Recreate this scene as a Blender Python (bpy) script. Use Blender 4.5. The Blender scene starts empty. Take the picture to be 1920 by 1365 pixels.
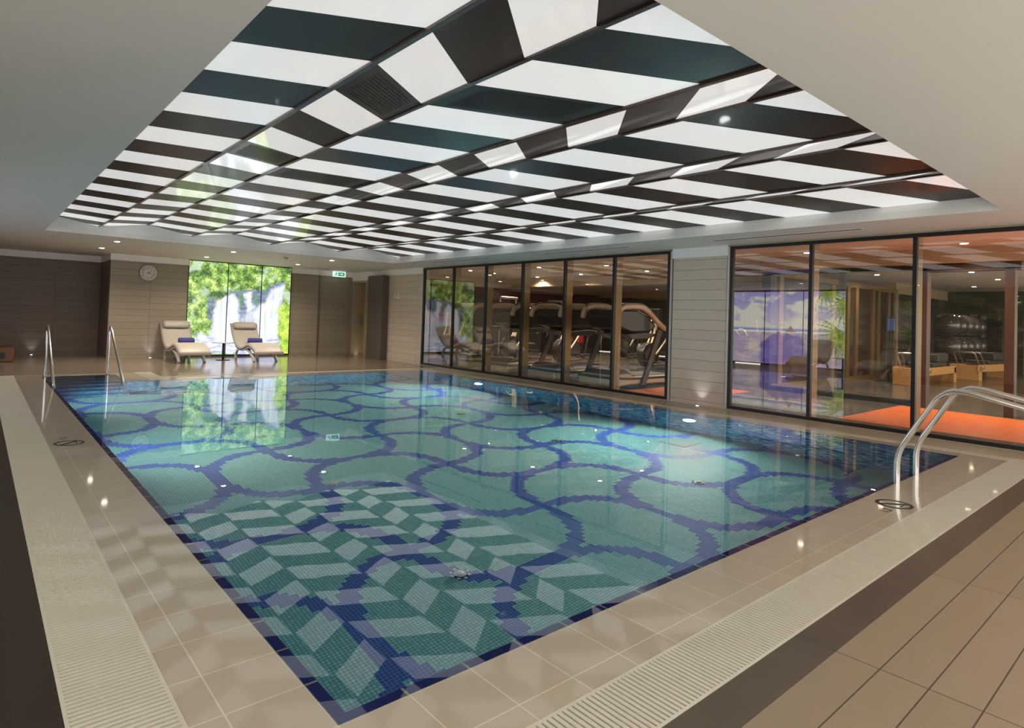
import bpy, bmesh, math, random
from mathutils import Vector, Matrix, noise
random.seed(7)
C = bpy.context.scene.collection
S = bpy.context.scene
PI = math.pi

# ------------------------------------------------------------------ camera
FPX, CX, CY = 1148.65, 910.42, 566.15
YAW, PITCH, ROLL = -0.69344, 0.02497, 0.033627
EYE = 1.25
def cam_axes():
    cy, sy = math.cos(YAW), math.sin(YAW)
    f = Vector((-sy, cy, 0)); r = Vector((cy, sy, 0)); u = Vector((0, 0, 1))
    cp, sp = math.cos(PITCH), math.sin(PITCH)
    f2 = f*cp + u*sp; u2 = u*cp - f*sp
    cr, sr = math.cos(ROLL), math.sin(ROLL)
    return r*cr + u2*sr, u2*cr - r*sr, f2
R_, U_, F_ = cam_axes()
cd = bpy.data.cameras.new('camera'); cam = bpy.data.objects.new('camera', cd); C.objects.link(cam)
cd.sensor_fit = 'HORIZONTAL'; cd.sensor_width = 36; cd.lens = FPX/1920*36
cd.shift_x = (960-CX)/1920; cd.shift_y = (CY-682.5)/1920
cd.clip_start = .05; cd.clip_end = 200
M = Matrix(((R_.x, U_.x, -F_.x, 0), (R_.y, U_.y, -F_.y, 0), (R_.z, U_.z, -F_.z, EYE), (0, 0, 0, 1)))
cam.matrix_world = M
S.camera = cam

# ------------------------------------------------------------------ world, view, sampling comfort
w = bpy.data.worlds.new('world'); S.world = w; w.use_nodes = True
w.node_tree.nodes['Background'].inputs[0].default_value = (1., .95, .88, 1)
w.node_tree.nodes['Background'].inputs[1].default_value = 2.4    # fill light through the end left open behind the viewer, added to brighten ceilings
S.view_settings.view_transform = 'Standard'; S.view_settings.look = 'None'
S.view_settings.gamma = 1; S.view_settings.exposure = 0.0; S.view_settings.use_curve_mapping = False
S.cycles.max_bounces = 10; S.cycles.diffuse_bounces = 6; S.cycles.glossy_bounces = 5
S.cycles.transmission_bounces = 8; S.cycles.transparent_max_bounces = 16
S.cycles.caustics_reflective = False; S.cycles.caustics_refractive = True
S.cycles.sample_clamp_indirect = 6; S.cycles.use_denoising = True
LIGHT_PANEL = 0.67     # radiance of the backlit ceiling diffusers
DOWN_W = 105.0          # pool downlight spot, watts
GYM_W = 190.0           # gym downlight spot, watts
POOL_W = 900.0          # underwater lamp, watts

# ------------------------------------------------------------------ key dimensions (metres)
PX0, PX1, PY0, PY1 = .896, 7.757, 1.708, 11.525      # pool
NX1, NY1 = 1.97, 12.70                               # step niche
DEPTH = 1.41
GLI, GLO, GNI, GNO = .539, .254, 1.359, 1.106        # grate inner/outer left and near
BAND = .957
XW = 8.684                                           # glass wall
YB = 16.63                                           # back wall
YBR = 18.10                                          # recessed back wall
CZ = 2.455
RX0, RX1, RY0, RY1 = .836, 7.562, 1.359, 12.544      # ceiling recess
XL = -2.65                                           # left wall
YN = -1.8                                            # end behind camera, left without a wall for the fill light
GZ = 2.62                                            # gym ceiling

# ================================================================== node helpers
class NB:
    def __init__(s, name):
        s.mat = bpy.data.materials.new(name); s.mat.use_nodes = True
        s.t = s.mat.node_tree; s.n = s.t.nodes; s.n.clear()
        s.out = s.n.new('ShaderNodeOutputMaterial')
    def link(s, a, b): s.t.links.new(a, b)
    def put(s, inp, v):
        if isinstance(v, bpy.types.NodeSocket): s.link(v, inp)
        elif v is not None:
            if isinstance(v, tuple) and len(v) == 3 and inp.type == 'RGBA': v = (*v, 1)
            inp.default_value = v
    def m(s, op, a, b=None, c=None, clamp=False):
        n = s.n.new('ShaderNodeMath'); n.operation = op; n.use_clamp = clamp
        s.put(n.inputs[0], a)
        if b is not None: s.put(n.inputs[1], b)
        if c is not None: s.put(n.inputs[2], c)
        return n.outputs[0]
    def xyz(s):
        tc = s.n.new('ShaderNodeTexCoord'); sp = s.n.new('ShaderNodeSeparateXYZ')
        s.link(tc.outputs['Object'], sp.inputs[0]); return tc.outputs['Object'], sp.outputs
    def mix(s, f, a, b, mode='MIX'):
        n = s.n.new('ShaderNodeMix'); n.data_type = 'RGBA'; n.blend_type = mode
        s.put(n.inputs[0], f); s.put(n.inputs[6], a); s.put(n.inputs[7], b); return n.outputs[2]
    def noise(s, scale, detail=3, vec=None, rough=.5):
        n = s.n.new('ShaderNodeTexNoise'); n.inputs['Scale'].default_value = scale
        n.inputs['Detail'].default_value = detail; n.inputs['Roughness'].default_value = rough
        if vec is not None: s.link(vec, n.inputs['Vector'])
        return n.outputs['Fac']
    def white(s, x, y, z=0.0):
        c = s.n.new('ShaderNodeCombineXYZ'); s.put(c.inputs[0], x); s.put(c.inputs[1], y); s.put(c.inputs[2], z)
        n = s.n.new('ShaderNodeTexWhiteNoise'); n.noise_dimensions = '3D'; s.link(c.outputs[0], n.inputs['Vector'])
        return n.outputs['Value'], n.outputs['Color']
    def scaled(s, vec, sc):
        n = s.n.new('ShaderNodeMapping'); s.link(vec, n.inputs['Vector']); n.inputs['Scale'].default_value = sc
        return n.outputs[0]
    def ramp(s, f, stops):
        n = s.n.new('ShaderNodeValToRGB'); s.put(n.inputs[0], f)
        e = n.color_ramp.elements
        while len(e) < len(stops): e.new(.5)
        for el, (p, c) in zip(e, stops): el.position = p; el.color = (*c, 1) if len(c) == 3 else c
        return n.outputs[0]
    def bump(s, h, strength=.3, dist=.01):
        n = s.n.new('ShaderNodeBump'); s.put(n.inputs['Height'], h)
        n.inputs['Strength'].default_value = strength; n.inputs['Distance'].default_value = dist
        return n.outputs[0]
    def pbr(s, color, rough=.5, metal=0., coat=0., coat_rough=.03, emit=None, estr=0., normal=None, spec=None, coat_ior=None):
        p = s.n.new('ShaderNodeBsdfPrincipled')
        s.put(p.inputs['Base Color'], color); s.put(p.inputs['Roughness'], rough); s.put(p.inputs['Metallic'], metal)
        s.put(p.inputs['Coat Weight'], coat); s.put(p.inputs['Coat Roughness'], coat_rough)
        if coat_ior: s.put(p.inputs['Coat IOR'], coat_ior)
        if spec is not None: s.put(p.inputs['Specular IOR Level'], spec)
        if emit is not None: s.put(p.inputs['Emission Color'], emit); s.put(p.inputs['Emission Strength'], estr)
        if normal is not None: s.put(p.inputs['Normal'], normal)
        s.link(p.outputs[0], s.out.inputs[0]); s.p = p
        return s.mat

def plain(name, col, rough=.5, metal=0., coat=0., var=.06, scale=8., emit=None, estr=0., coat_rough=.03, bump=0.):
    b = NB(name); v, _ = b.xyz(); n = b.noise(scale, 4, v)
    k = b.m('MULTIPLY_ADD', n, 2*var, 1-var)
    c = b.n.new('ShaderNodeVectorMath'); c.operation = 'SCALE'; c.inputs[0].default_value = col; b.link(k, c.inputs['Scale'])
    nm = b.bump(n, bump) if bump else None
    return b.pbr(c.outputs[0], rough, metal, coat, coat_rough, emit, estr, nm)

def glow(name, col, strength):
    b = NB(name); e = b.n.new('ShaderNodeEmission'); e.inputs[0].default_value = (*col, 1); e.inputs[1].default_value = strength
    b.link(e.outputs[0], b.out.inputs[0]); return b.mat

def gridline(b, coord, pitch, off, width):
    """1 on a joint, 0 on the tile; also the tile index"""
    u = b.m('DIVIDE', b.m('SUBTRACT', coord, off), pitch)
    fr = b.m('FRACT', u); fl = b.m('FLOOR', u)
    d = b.m('ABSOLUTE', b.m('SUBTRACT', fr, .5))
    return b.m('GREATER_THAN', d, .5-width/pitch/2), fl

def tiles(name, col, line, ax, rough=.4, coat=0., var=.07, mott=.08, mscale=5., coat_rough=.03, coat_ior=None, grain=None, bump=.4, spec=None):
    """ax: list of (axis index, pitch, offset, joint width)"""
    b = NB(name); v, s = b.xyz()
    mask = None; ids = []
    for a, p, o, wd in ax:
        m_, f = gridline(b, s[a], p, o, wd); ids.append(f)
        mask = m_ if mask is None else b.m('MAXIMUM', mask, m_)
    while len(ids) < 2: ids.append(0.0)
    wv, _ = b.white(ids[0], ids[1])
    vec = b.scaled(v, grain) if grain else v
    n = b.noise(mscale, 5, vec, .6)
    k = b.m('ADD', b.m('MULTIPLY_ADD', wv, 2*var, 1-var), b.m('MULTIPLY_ADD', n, 2*mott, -mott))
    sc = b.n.new('ShaderNodeVectorMath'); sc.operation = 'SCALE'; sc.inputs[0].default_value = col; b.link(k, sc.inputs['Scale'])
    c = b.mix(mask, sc.outputs[0], line)
    nm = b.bump(b.m('SUBTRACT', 1.0, mask), bump, .004)
    return b.pbr(c, rough, 0, coat, coat_rough, normal=nm, coat_ior=coat_ior, spec=spec)

# ================================================================== mesh helpers
def bm_new(): return bmesh.new()
def box(bm, x0, x1, y0, y1, z0, z1, bev=0):
    vs = [bm.verts.new((x, y, z)) for x in (x0, x1) for y in (y0, y1) for z in (z0, z1)]
    q = [(0, 1, 3, 2), (4, 6, 7, 5), (0, 4, 5, 1), (2, 3, 7, 6), (0, 2, 6, 4), (1, 5, 7, 3)]
    fs = [bm.faces.new([vs[i] for i in f]) for f in q]
    if bev:
        es = list({e for f in fs for e in f.edges})
        bmesh.ops.bevel(bm, geom=es, offset=bev, segments=2, affect='EDGES', profile=.5)
    return fs
def quad(bm, pts): return bm.faces.new([bm.verts.new(p) for p in pts])
def cyl(bm, c, r, h, seg=24, r2=None, axis='Z'):
    r2 = r if r2 is None else r2
    def P(a, rr, t):
        x, y = rr*math.cos(a), rr*math.sin(a)
        v = {'Z': (x, y, t), 'X': (t, x, y), 'Y': (y, t, x)}[axis]
        return (c[0]+v[0], c[1]+v[1], c[2]+v[2])
    a_ = [bm.verts.new(P(2*PI*i/seg, r, 0)) for i in range(seg)]
    b_ = [bm.verts.new(P(2*PI*i/seg, r2, h)) for i in range(seg)]
    for i in range(seg): bm.faces.new((a_[i], a_[(i+1) % seg], b_[(i+1) % seg], b_[i]))
    bm.faces.new(a_[::-1]); bm.faces.new(b_)
def sph(bm, c, r, seg=20, sc=(1, 1, 1)):
    m_ = Matrix.Translation(c) @ Matrix.Diagonal((r*sc[0], r*sc[1], r*sc[2], 1))
    bmesh.ops.create_uvsphere(bm, u_segments=seg, v_segments=seg//2+2, radius=1, matrix=m_)
def smooth_path(pts, n=6):
    """Catmull-Rom through pts"""
    P = [Vector(p) for p in pts]; out = []
    for i in range(len(P)-1):
        p0 = P[i-1] if i else P[0]*2-P[1]; p1, p2 = P[i], P[i+1]; p3 = P[i+2] if i+2 < len(P) else P[-1]*2-P[-2]
        for k in range(n):
            t = k/n
            out.append(.5*((2*p1)+(p2-p0)*t+(2*p0-5*p1+4*p2-p3)*t*t+(3*p1-p0-3*p2+p3)*t**3))
    out.append(P[-1]); return out
def tube(bm, pts, r, seg=12, rad=None, flat=None):
    P = [Vector(p) for p in pts]; rings = []; n_prev = None
    for i, p in enumerate(P):
        t = (P[min(i+1, len(P)-1)]-P[max(i-1, 0)]).normalized()
        if n_prev is None:
            n = t.cross(Vector((0, 0, 1)) if abs(t.z) < .9 else Vector((1, 0, 0))).normalized()
        else:
            n = (n_prev-t*n_prev.dot(t)).normalized()
        n_prev = n; b_ = t.cross(n)
        rr = rad[i] if rad else r
        fx, fy = flat if flat else (1, 1)
        rings.append([bm.verts.new(p+n*(rr*fx*math.cos(2*PI*k/seg))+b_*(rr*fy*math.sin(2*PI*k/seg))) for k in range(seg)])
    for a, b in zip(rings, rings[1:]):
        for k in range(seg): bm.faces.new((a[k], a[(k+1) % seg], b[(k+1) % seg], b[k]))
    bm.faces.new(rings[0][::-1]); bm.faces.new(rings[-1])
def fillet(pts, r, n=6):
    """round the inner corners of a polyline"""
    P = [Vector(p) for p in pts]; out = [P[0]]
    for i in range(1, len(P)-1):
        a, b, c = P[i-1], P[i], P[i+1]
        rr = min(r, (a-b).length*.45, (c-b).length*.45)
        p, q = b+(a-b).normalized()*rr, b+(c-b).normalized()*rr
        for k in range(n+1):
            t = k/n; out.append(p*(1-t)**2+b*2*t*(1-t)+q*t*t)
    out.append(P[-1]); return out
def prism(bm, poly, x0, x1, axis='X'):
    """extrude a 2D outline (list of (a,b)) along an axis"""
    def P(a, b, t): return {'X': (t, a, b), 'Y': (a, t, b), 'Z': (a, b, t)}[axis]
    A = [bm.verts.new(P(a, b, x0)) for a, b in poly]; B = [bm.verts.new(P(a, b, x1)) for a, b in poly]
    n = len(poly)
    for i in range(n): bm.faces.new((A[i], A[(i+1) % n], B[(i+1) % n], B[i]))
    bm.faces.new(A[::-1]); bm.faces.new(B)
def ribbon(bm, line, th, x0, x1, axis='X'):
    """thick strip following a 2D polyline, extruded along an axis"""
    L = [Vector((a, b)) for a, b in line]; up, dn = [], []
    for i, p in enumerate(L):
        t = (L[min(i+1, len(L)-1)]-L[max(i-1, 0)]).normalized(); n = Vector((-t.y, t.x))
        tt = th[i] if isinstance(th, (list, tuple)) else th
        up.append(p+n*tt/2); dn.append(p-n*tt/2)
    prism(bm, [(p.x, p.y) for p in up]+[(p.x, p.y) for p in reversed(dn)], x0, x1, axis)

def obj(name, bm, mat, parent=None, smooth=False, loc=None, bevel=0, bseg=2):
    bmesh.ops.recalc_face_normals(bm, faces=bm.faces)
    me = bpy.data.meshes.new(name); bm.to_mesh(me); bm.free()
    for m_ in (mat if isinstance(mat, (list, tuple)) else [mat]): me.materials.append(m_)
    if smooth:
        for p in me.polygons: p.use_smooth = True
    o = bpy.data.objects.new(name, me); C.objects.link(o)
    if parent is not None: o.parent = parent
    if loc: o.location = loc
    if bevel:
        md = o.modifiers.new('bevel', 'BEVEL'); md.width = bevel; md.segments = bseg; md.limit_method = 'ANGLE'; md.angle_limit = .6
    if smooth:
        md = o.modifiers.new('wn', 'WEIGHTED_NORMAL')
        try:
            me.set_sharp_from_angle(angle=.7)
        except Exception: pass
    return o
def tag(o, label, cat, group=None, kind=None):
    o['label'] = label; o['category'] = cat
    if group: o['group'] = group
    if kind: o['kind'] = kind
    return o
def thing(name, label, cat, loc=(0, 0, 0), rz=0, group=None):
    o = bpy.data.objects.new(name, None); C.objects.link(o); o.location = loc; o.rotation_euler = (0, 0, rz)
    o.empty_display_size = .1
    return tag(o, label, cat, group)
def struct(name, bm, mat, label=None, parent=None, smooth=False):
    o = obj(name, bm, mat, parent, smooth)
    if parent is None: o['kind'] = 'structure'
    if label: o['label'] = label
    return o
def children_of(o, pool): return [c for c in pool if c.parent == o]
def dup(root, loc, rz=None, label=None, group=None):
    pool = list(C.objects)
    r = root.copy(); C.objects.link(r); r.location = loc
    if rz is not None: r.rotation_euler = (0, 0, rz)
    if label: r['label'] = label
    if group: r['group'] = group
    for ch in children_of(root, pool):
        c = ch.copy(); C.objects.link(c); c.parent = r
        for g in children_of(ch, pool):
            d = g.copy(); C.objects.link(d); d.parent = c
    return r
def boxo(name, mat, x0, x1, y0, y1, z0, z1, parent=None, bevel=0):
    b = bm_new(); box(b, x0, x1, y0, y1, z0, z1); return obj(name, b, mat, parent, bevel=bevel)

# ================================================================== materials
mPlaster = plain('ceiling_plaster', (.80, .77, .71), .6, var=.02, scale=2)
mWhiteBand = plain('white_paint', (.86, .84, .80), .6, var=.02)
STONE = (.31, .265, .20)
def stone(name, col, vax, vp, vo, hp=.157, ho=.064):
    return tiles(name, col, tuple(c*.35 for c in col), [(2, hp, ho, .006), (vax, vp, vo, .006)], rough=.42, var=.05, mott=.12, mscale=3,
                 grain=(2, 2, 14), spec=.4)
mStoneBack = stone('stone_back', STONE, 0, 1.78, 3.24-1.78*2)
mStoneRecess = stone('stone_recess', (.17, .125, .09), 0, 1.20, 1.459-1.2*4)
mStoneRight = stone('stone_right', (.60, .50, .40), 1, 1.20, 1.17)
mCoping = tiles('coping_tile', (.43, .37, .285), (.62, .55, .44), [(0, .255, PX0, .005), (1, .255, PY0, .005)], rough=.35, coat=1., var=.035,
                mott=.05, mscale=1.3, coat_ior=1.33, bump=.05, coat_rough=.05)
mGrate = plain('grate_plastic', (.58, .545, .45), .35, var=.04, coat=.3)
mGutter = plain('gutter', (.20, .18, .13), .6)
mDeckBeige = tiles('deck_tile_beige', (.255, .195, .132), (.07, .05, .035), [(0, 1.245, 2.622-2.49, .005), (1, .1515, BAND-.1515*40, .005)],
                   rough=.33, var=.04, mott=.05, mscale=9, bump=.3)
mDeckDark = tiles('deck_tile_dark', (.030, .022, .014), (.025, .02, .015), [(0, 1.245, 2.622-2.49, .004), (1, 1.19, 2.28-1.19*6, .004)],
                  spec=.2, rough=.45, var=.08, mott=.15, mscale=6)
mDeckBrown = tiles('deck_tile_brown', (.085, .062, .045), (.04, .03, .02), [(0, 1.245, 2.622-2.49, .005)], rough=.32, var=.07, mott=.25, mscale=4)
mDeckBack = tiles('deck_tile_back', (.215, .175, .135), (.12, .085, .055), [(0, 1.2, .1, .005), (1, .16, .02, .006)], rough=.14, var=.05, mott=.10,
                  mscale=3, grain=(.7, 5, 1))
mDeckRight = tiles('deck_tile_right', (.40, .325, .24), (.2, .15, .1), [(0, .152, XW-.152*8, .005), (1, 1.2, .1, .005)], rough=.28, var=.05, mott=.06,
                   mscale=4, grain=(5, .7, 1))
mBlack = plain('black_frame', (.012, .011, .010), .35, .2)
mBronze = plain('bronze_anodised', (.30, .20, .09), .38, .55, var=.05, scale=20)
mSteel = plain('polished_steel', (.78, .76, .72), .12, 1., var=.03)
mSteelDull = plain('brushed_steel', (.5, .48, .45), .3, 1., var=.06)
mCreamVinyl = plain('cream_vinyl', (.43, .39, .345), .45, var=.03, scale=6)
mWhiteFrame = plain('white_lacquer', (.60, .58, .55), .3, coat=.4)
mTowel = plain('blue_towel', (.055, .06, .24), .95, var=.25, scale=90, bump=.6)
mTableDark = plain('table_metal', (.06, .05, .045), .3, .6)
mDoor = plain('door_laminate', (.36, .25, .12), .4, var=.05)
mDoorFrame = plain('door_frame_paint', (.42, .35, .22), .45)
mDarkSlab = plain('dark_veneer', (.11, .082, .065), .4, var=.12, scale=5)
mClockFace = plain('clock_face', (.62, .58, .55), .5, var=.02)
mClockRim = plain('clock_rim', (.07, .055, .045), .3, .3)
mInk = plain('black_ink', (.015, .012, .01), .5)
mWoodRed = plain('red_brown_wood', (.13, .045, .02), .4, var=.3, scale=12)
mWoodPortal = plain('portal_wood', (.055, .024, .015), .35, var=.3, scale=14)
mMaple = plain('maple_wood', (.62, .34, .12), .35, var=.1, scale=8)
mGymFloor = tiles('gym_floor', (.12, .098, .075), (.05, .04, .03), [(0, 1.2, .3, .004), (1, .2, .1, .004)], rough=.16, var=.12, mott=.2, mscale=3)
mOrange = plain('orange_mat', (.66, .135, .012), .35, var=.05, scale=3)
mRedWall = plain('red_paint', (.13, .025, .016), .5)
mGymWall = plain('gym_beige_paint', (.45, .35, .23), .6)
mGymCeil = plain('gym_ceiling_paint', (.80, .70, .57), .55)
mDarkGym = plain('machine_charcoal', (.025, .023, .024), .35, .1, coat=.3)
mGreyGym = plain('machine_grey', (.10, .09, .085), .35, .3)
mBeigeGym = plain('machine_champagne', (.66, .55, .40), .35, .1, coat=.5)
mRedPad = plain('red_upholstery', (.38, .03, .02), .4)
mBlackPad = plain('black_upholstery', (.03, .027, .025), .45)
mBall = plain('dark_exercise_ball', (.06, .05, .05), .1, .35, coat=1.)
mScreen = glow('screen_light', (.35, .5, 1.), .8)
mLamp = glow('lamp_light', (1., .86, .66), 30.)
mLampCool = glow('uplight_light', (.85, .82, 1.), 9.)
mPoolLamp = glow('pool_lamp_light', (.9, 1., 1.), 7.)
mTrimWhite = plain('lamp_trim', (.7, .68, .64), .4)

# white backlit diffuser and glossy dark wood of the folded ceiling
def _diff():
    b = NB('backlit_diffuser'); v, s = b.xyz()
    n = b.noise(1.3, 2, v)
    e = b.ramp(n, [(.3, (1., .95, .89)), (.7, (.96, .97, .97))])
    return b.pbr((.55, .55, .54), .06, 0, 0, emit=e, estr=LIGHT_PANEL*.86, spec=.6)
mDiffuser = _diff()
def _wood():
    b = NB('ebony_veneer'); v, s = b.xyz()
    n = b.noise(6, 5, b.scaled(v, (3, 12, 3)), .6)
    c = b.ramp(n, [(.25, (.030, .020, .015)), (.75, (.052, .036, .027))])
    return b.pbr(c, .3, 0, .16, .04, spec=.3)
mEbony = _wood()
mEbonyTrim = plain('ebony_edge', (.055, .032, .022), .3, coat=.4)

# glass: clear, tinted slightly bronze, reflecting by Fresnel
def glass(name, ior, tint):
    b = NB(name); fr = b.n.new('ShaderNodeFresnel'); 
    ge = b.n.new('ShaderNodeNewGeometry'); b.link(b.m('ADD', b.m('MULTIPLY', ge.outputs['Backfacing'], 1/ior-ior), ior), fr.inputs[0])
    t = b.n.new('ShaderNodeBsdfTransparent'); t.inputs[0].default_value = (*tint, 1)
    g = b.n.new('ShaderNodeBsdfGlossy'); g.inputs['Roughness'].default_value = 0; g.inputs[0].default_value = (1, 1, 1, 1)
    mx = b.n.new('ShaderNodeMixShader'); b.link(fr.outputs[0], mx.inputs[0]); b.link(t.outputs[0], mx.inputs[1]); b.link(g.outputs[0], mx.inputs[2])
    b.link(mx.outputs[0], b.out.inputs[0]); return b.mat
mGlass = glass('window_glass', 2.25, (.90, .85, .77))
mGlassInner = glass('partition_glass', 1.5, (.88, .88, .84))
mDarkMirror = plain('dark_green_mirror', (.10, .13, .08), .05, .9, var=.01)
mMirror = plain('green_tinted_mirror', (.45, .52, .40), .02, 1., var=.01)

# water
def _water():
    b = NB('water'); v, s = b.xyz()
    n1 = b.noise(1.6, 2, v); n2 = b.noise(9, 2, v)
    nm = b.bump(b.m('MULTIPLY_ADD', n2, .08, n1), .006, .12)
    fr = b.n.new('ShaderNodeFresnel'); fr.inputs[0].default_value = 1.55; b.link(nm, fr.inputs['Normal'])
    rf = b.n.new('ShaderNodeBsdfRefraction'); rf.inputs['IOR'].default_value = 1.333; rf.inputs['Roughness'].default_value = 0
    rf.inputs[0].default_value = (.93, .99, 1, 1); b.link(nm, rf.inputs['Normal'])
    g = b.n.new('ShaderNodeBsdfGlossy'); g.inputs['Roughness'].default_value = 0; b.link(nm, g.inputs['Normal']); g.inputs[0].default_value = (1, 1, 1, 1)
    mx = b.n.new('ShaderNodeMixShader'); b.link(fr.outputs[0], mx.inputs[0]); b.link(rf.outputs[0], mx.inputs[1]); b.link(g.outputs[0], mx.inputs[2])
    b.link(mx.outputs[0], b.out.inputs[0]); return b.mat
mWater = _water()

# pool floor mosaic with interlocking blue waves
def _floor_mosaic():
    b = NB('pool_floor_mosaic'); v, s = b.xyz(); T = .0240
    def q(c, k): return b.m('MULTIPLY', b.m('ADD', b.m('FLOOR', b.m('DIVIDE', c, T*k)), .5), T*k)
    X = b.m('SUBTRACT', q(s[0], 2), 4.03); Y = b.m('SUBTRACT', q(s[1], 2), 3.93)
    xx = b.m('DIVIDE', X, .725); yy = b.m('DIVIDE', Y, .735)
    a = b.m('MULTIPLY', b.m('ADD', xx, yy), .5); c = b.m('MULTIPLY', b.m('SUBTRACT', xx, yy), .5)
    def arc(u):      # circular-looking bulge, alternating side, +-1
        sn = b.m('SINE', b.m('MULTIPLY', u, PI))
        return b.m('MULTIPLY', b.m('SIGN', sn), b.m('POWER', b.m('ABSOLUTE', sn), .85))
    def dist(f):
        g = b.m('FRACT', b.m('ADD', f, .5)); return b.m('ABSOLUTE', b.m('SUBTRACT', g, .5))
    A = .255
    d1 = dist(b.m('ADD', c, b.m('MULTIPLY', arc(a), A)))
    d2 = dist(b.m('SUBTRACT', a, b.m('MULTIPLY', arc(c), A)))
    # slope makes the line thinner away from the crests: widen with |cos|
    w1 = b.m('MULTIPLY_ADD', b.m('ABSOLUTE', b.m('COSINE', b.m('MULTIPLY', a, PI))), .020, .062)
    w2 = b.m('MULTIPLY_ADD', b.m('ABSOLUTE', b.m('COSINE', b.m('MULTIPLY', c, PI))), .020, .062)
    band = b.m('MAXIMUM', b.m('LESS_THAN', d1, w1), b.m('LESS_THAN', d2, w2))
    gx, ix = gridline(b, s[0], T, 0, .0045); gy, iy = gridline(b, s[1], T, 0, .0045)
    joint = b.m('MAXIMUM', gx, gy)
    wv, wc = b.white(ix, iy)
    light = b.ramp(wv, [(0, (.20, .47, .44)), (.5, (.26, .55, .51)), (1, (.33, .62, .57))])
    dark = b.ramp(wv, [(0, (.008, .035, .25)), (1, (.016, .07, .38))])
    col = b.mix(band, light, dark)
    jc = b.mix(band, (.05, .20, .26), (.12, .22, .46))
    col = b.mix(joint, col, jc)
    return b.pbr(col, .3)
mPoolFloor = _floor_mosaic()
def _wall_mosaic(ax):
    b = NB('pool_wall_mosaic'); v, s = b.xyz()
    gz, iz = gridline(b, s[2], .033, 0, .003)
    sh = b.m('MULTIPLY', b.m('MODULO', iz, 2.0), .035)
    gx, ix = gridline(b, b.m('ADD', s[ax], sh), .07, 0, .003)
    wv, wc = b.white(ix, iz)
    c = b.ramp(wv, [(0, (.004, .025, .14)), (.3, (.01, .10, .34)), (.55, (.03, .27, .50)), (.8, (.10, .48, .62)), (1, (.36, .70, .76))])
    c = b.mix(b.m('MAXIMUM', gz, gx), c, (.12, .32, .45))
    return b.pbr(c, .2)
mPoolWallX, mPoolWallY = _wall_mosaic(1), _wall_mosaic(0)
mNavy = tiles('navy_edge_tile', (.03, .04, .30), (.7, .68, .62), [(0, .255, PX0, .010), (1, .255, PY0, .010)], rough=.2, var=.1, mott=.05)
def _steps():
    b = NB('pool_step_mosaic'); v, s = b.xyz()
    gx, ix = gridline(b, s[0], .0262, 0, .003); gy, iy = gridline(b, s[1], .0262, 0, .003)
    wv, wc = b.white(ix, iy)
    c = b.ramp(wv, [(0, (.03, .14, .34)), (1, (.10, .34, .52))])
    c = b.mix(b.m('MAXIMUM', gx, gy), c, (.14, .3, .42)); return b.pbr(c, .3)
mStep = _steps()

# ================================================================== setting: floors
def deck(name, mat, rects, label):
    b = bm_new()
    for x0, x1, y0, y1 in rects: box(b, x0, x1, y0, y1, -.06, 0)
    return struct(name, b, mat, label)
SX = 8.40    # outer edge of right-hand grate strip handled below
GR0, GR1 = 7.95, 8.14          # right grate
GB0, GB1 = 11.90, 12.12        # back grate
GNX0, GNX1 = 2.33, 2.60        # grate beside the step niche
NYC = 13.02                    # outer edge of coping behind the niche
deck('floor', mDeckDark, [(XL, GLO, YN, NYC)], 'dark stone tiled deck along the left of the pool')
deck('floor.001', mDeckBeige, [(GLO, XW, YN, BAND)], 'beige plank tiled deck at the near end')
deck('floor.002', mDeckBrown, [(GLO, XW, BAND, GNO)], 'dark brown tile band beside the near grate')
deck('floor.003', mDeckRight, [(GR1, XW, GNO, GB1)], 'beige deck strip under the glass wall')
deck('floor.004', mDeckBack, [(XL, GNX1, NYC, YBR), (GNX1, XW+.1, GB1, YB+.14), ], 'warm brown tiled deck at the far end')
# coping, all one ring of cream tile flush with the water
pool = thing('swimming_pool', 'indoor swimming pool with blue wave mosaic floor and cream tiled edge', 'pool', (0, 0, 0))
b = bm_new()
for x0, x1, y0, y1 in [(GLI, PX0, GNI, NYC), (PX0, GR0, GNI, PY0), (PX1, GR0, PY0, GB0), (NX1, PX1, PY1, GB0), (PX0, NX1, NY1, NYC),
                       (NX1, GNX0, GB0, NYC), (GNX1, GR0, GB0-.0, GB0+.0001)]:
    if x1-x0 > .001 and y1-y0 > .001: box(b, x0, x1, y0, y1, -.06, -.001)
obj('coping', b, mCoping, pool)
# basin
b = bm_new()
quad(b, [(PX0, PY0, -DEPTH), (PX1, PY0, -DEPTH), (PX1, PY1, -DEPTH), (PX0, PY1, -DEPTH)])
obj('basin_floor', b, mPoolFloor, pool)
for q_, m_ in (([(PX0, PY0), (PX0, NY1)], mPoolWallX), ([(PX1, PY0), (PX1, PY1)], mPoolWallX), ([(NX1, PY1), (NX1, NY1)], mPoolWallX),
               ([(PX0, PY0), (PX1, PY0)], mPoolWallY), ([(NX1, PY1), (PX1, PY1)], mPoolWallY), ([(PX0, NY1), (NX1, NY1)], mPoolWallY)):
    b = bm_new(); quad(b, [(*q_[0], -DEPTH), (*q_[1], -DEPTH), (*q_[1], -.03), (*q_[0], -.03)]); obj('basin_wall', b, m_, pool)
b = bm_new()
ns = 6
for k in range(ns):
    y1 = NY1-.235*k
    box(b, PX0+.001, NX1-.001, y1-.235, y1, -DEPTH+.001, -.20*(k+1))
obj('pool_steps', b, mStep, pool)
b = bm_new()
for k in range(ns):
    y1 = NY1-.235*(k+1)
    box(b, PX0+.002, NX1-.002, y1-.003, y1+.05, -.20*(k+1)-.03, -.20*(k+1)+.003)
obj('step_nosing', b, plain('navy_nosing', (.01, .02, .13), .3), pool)
E_ = .048
b = bm_new()
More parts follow.
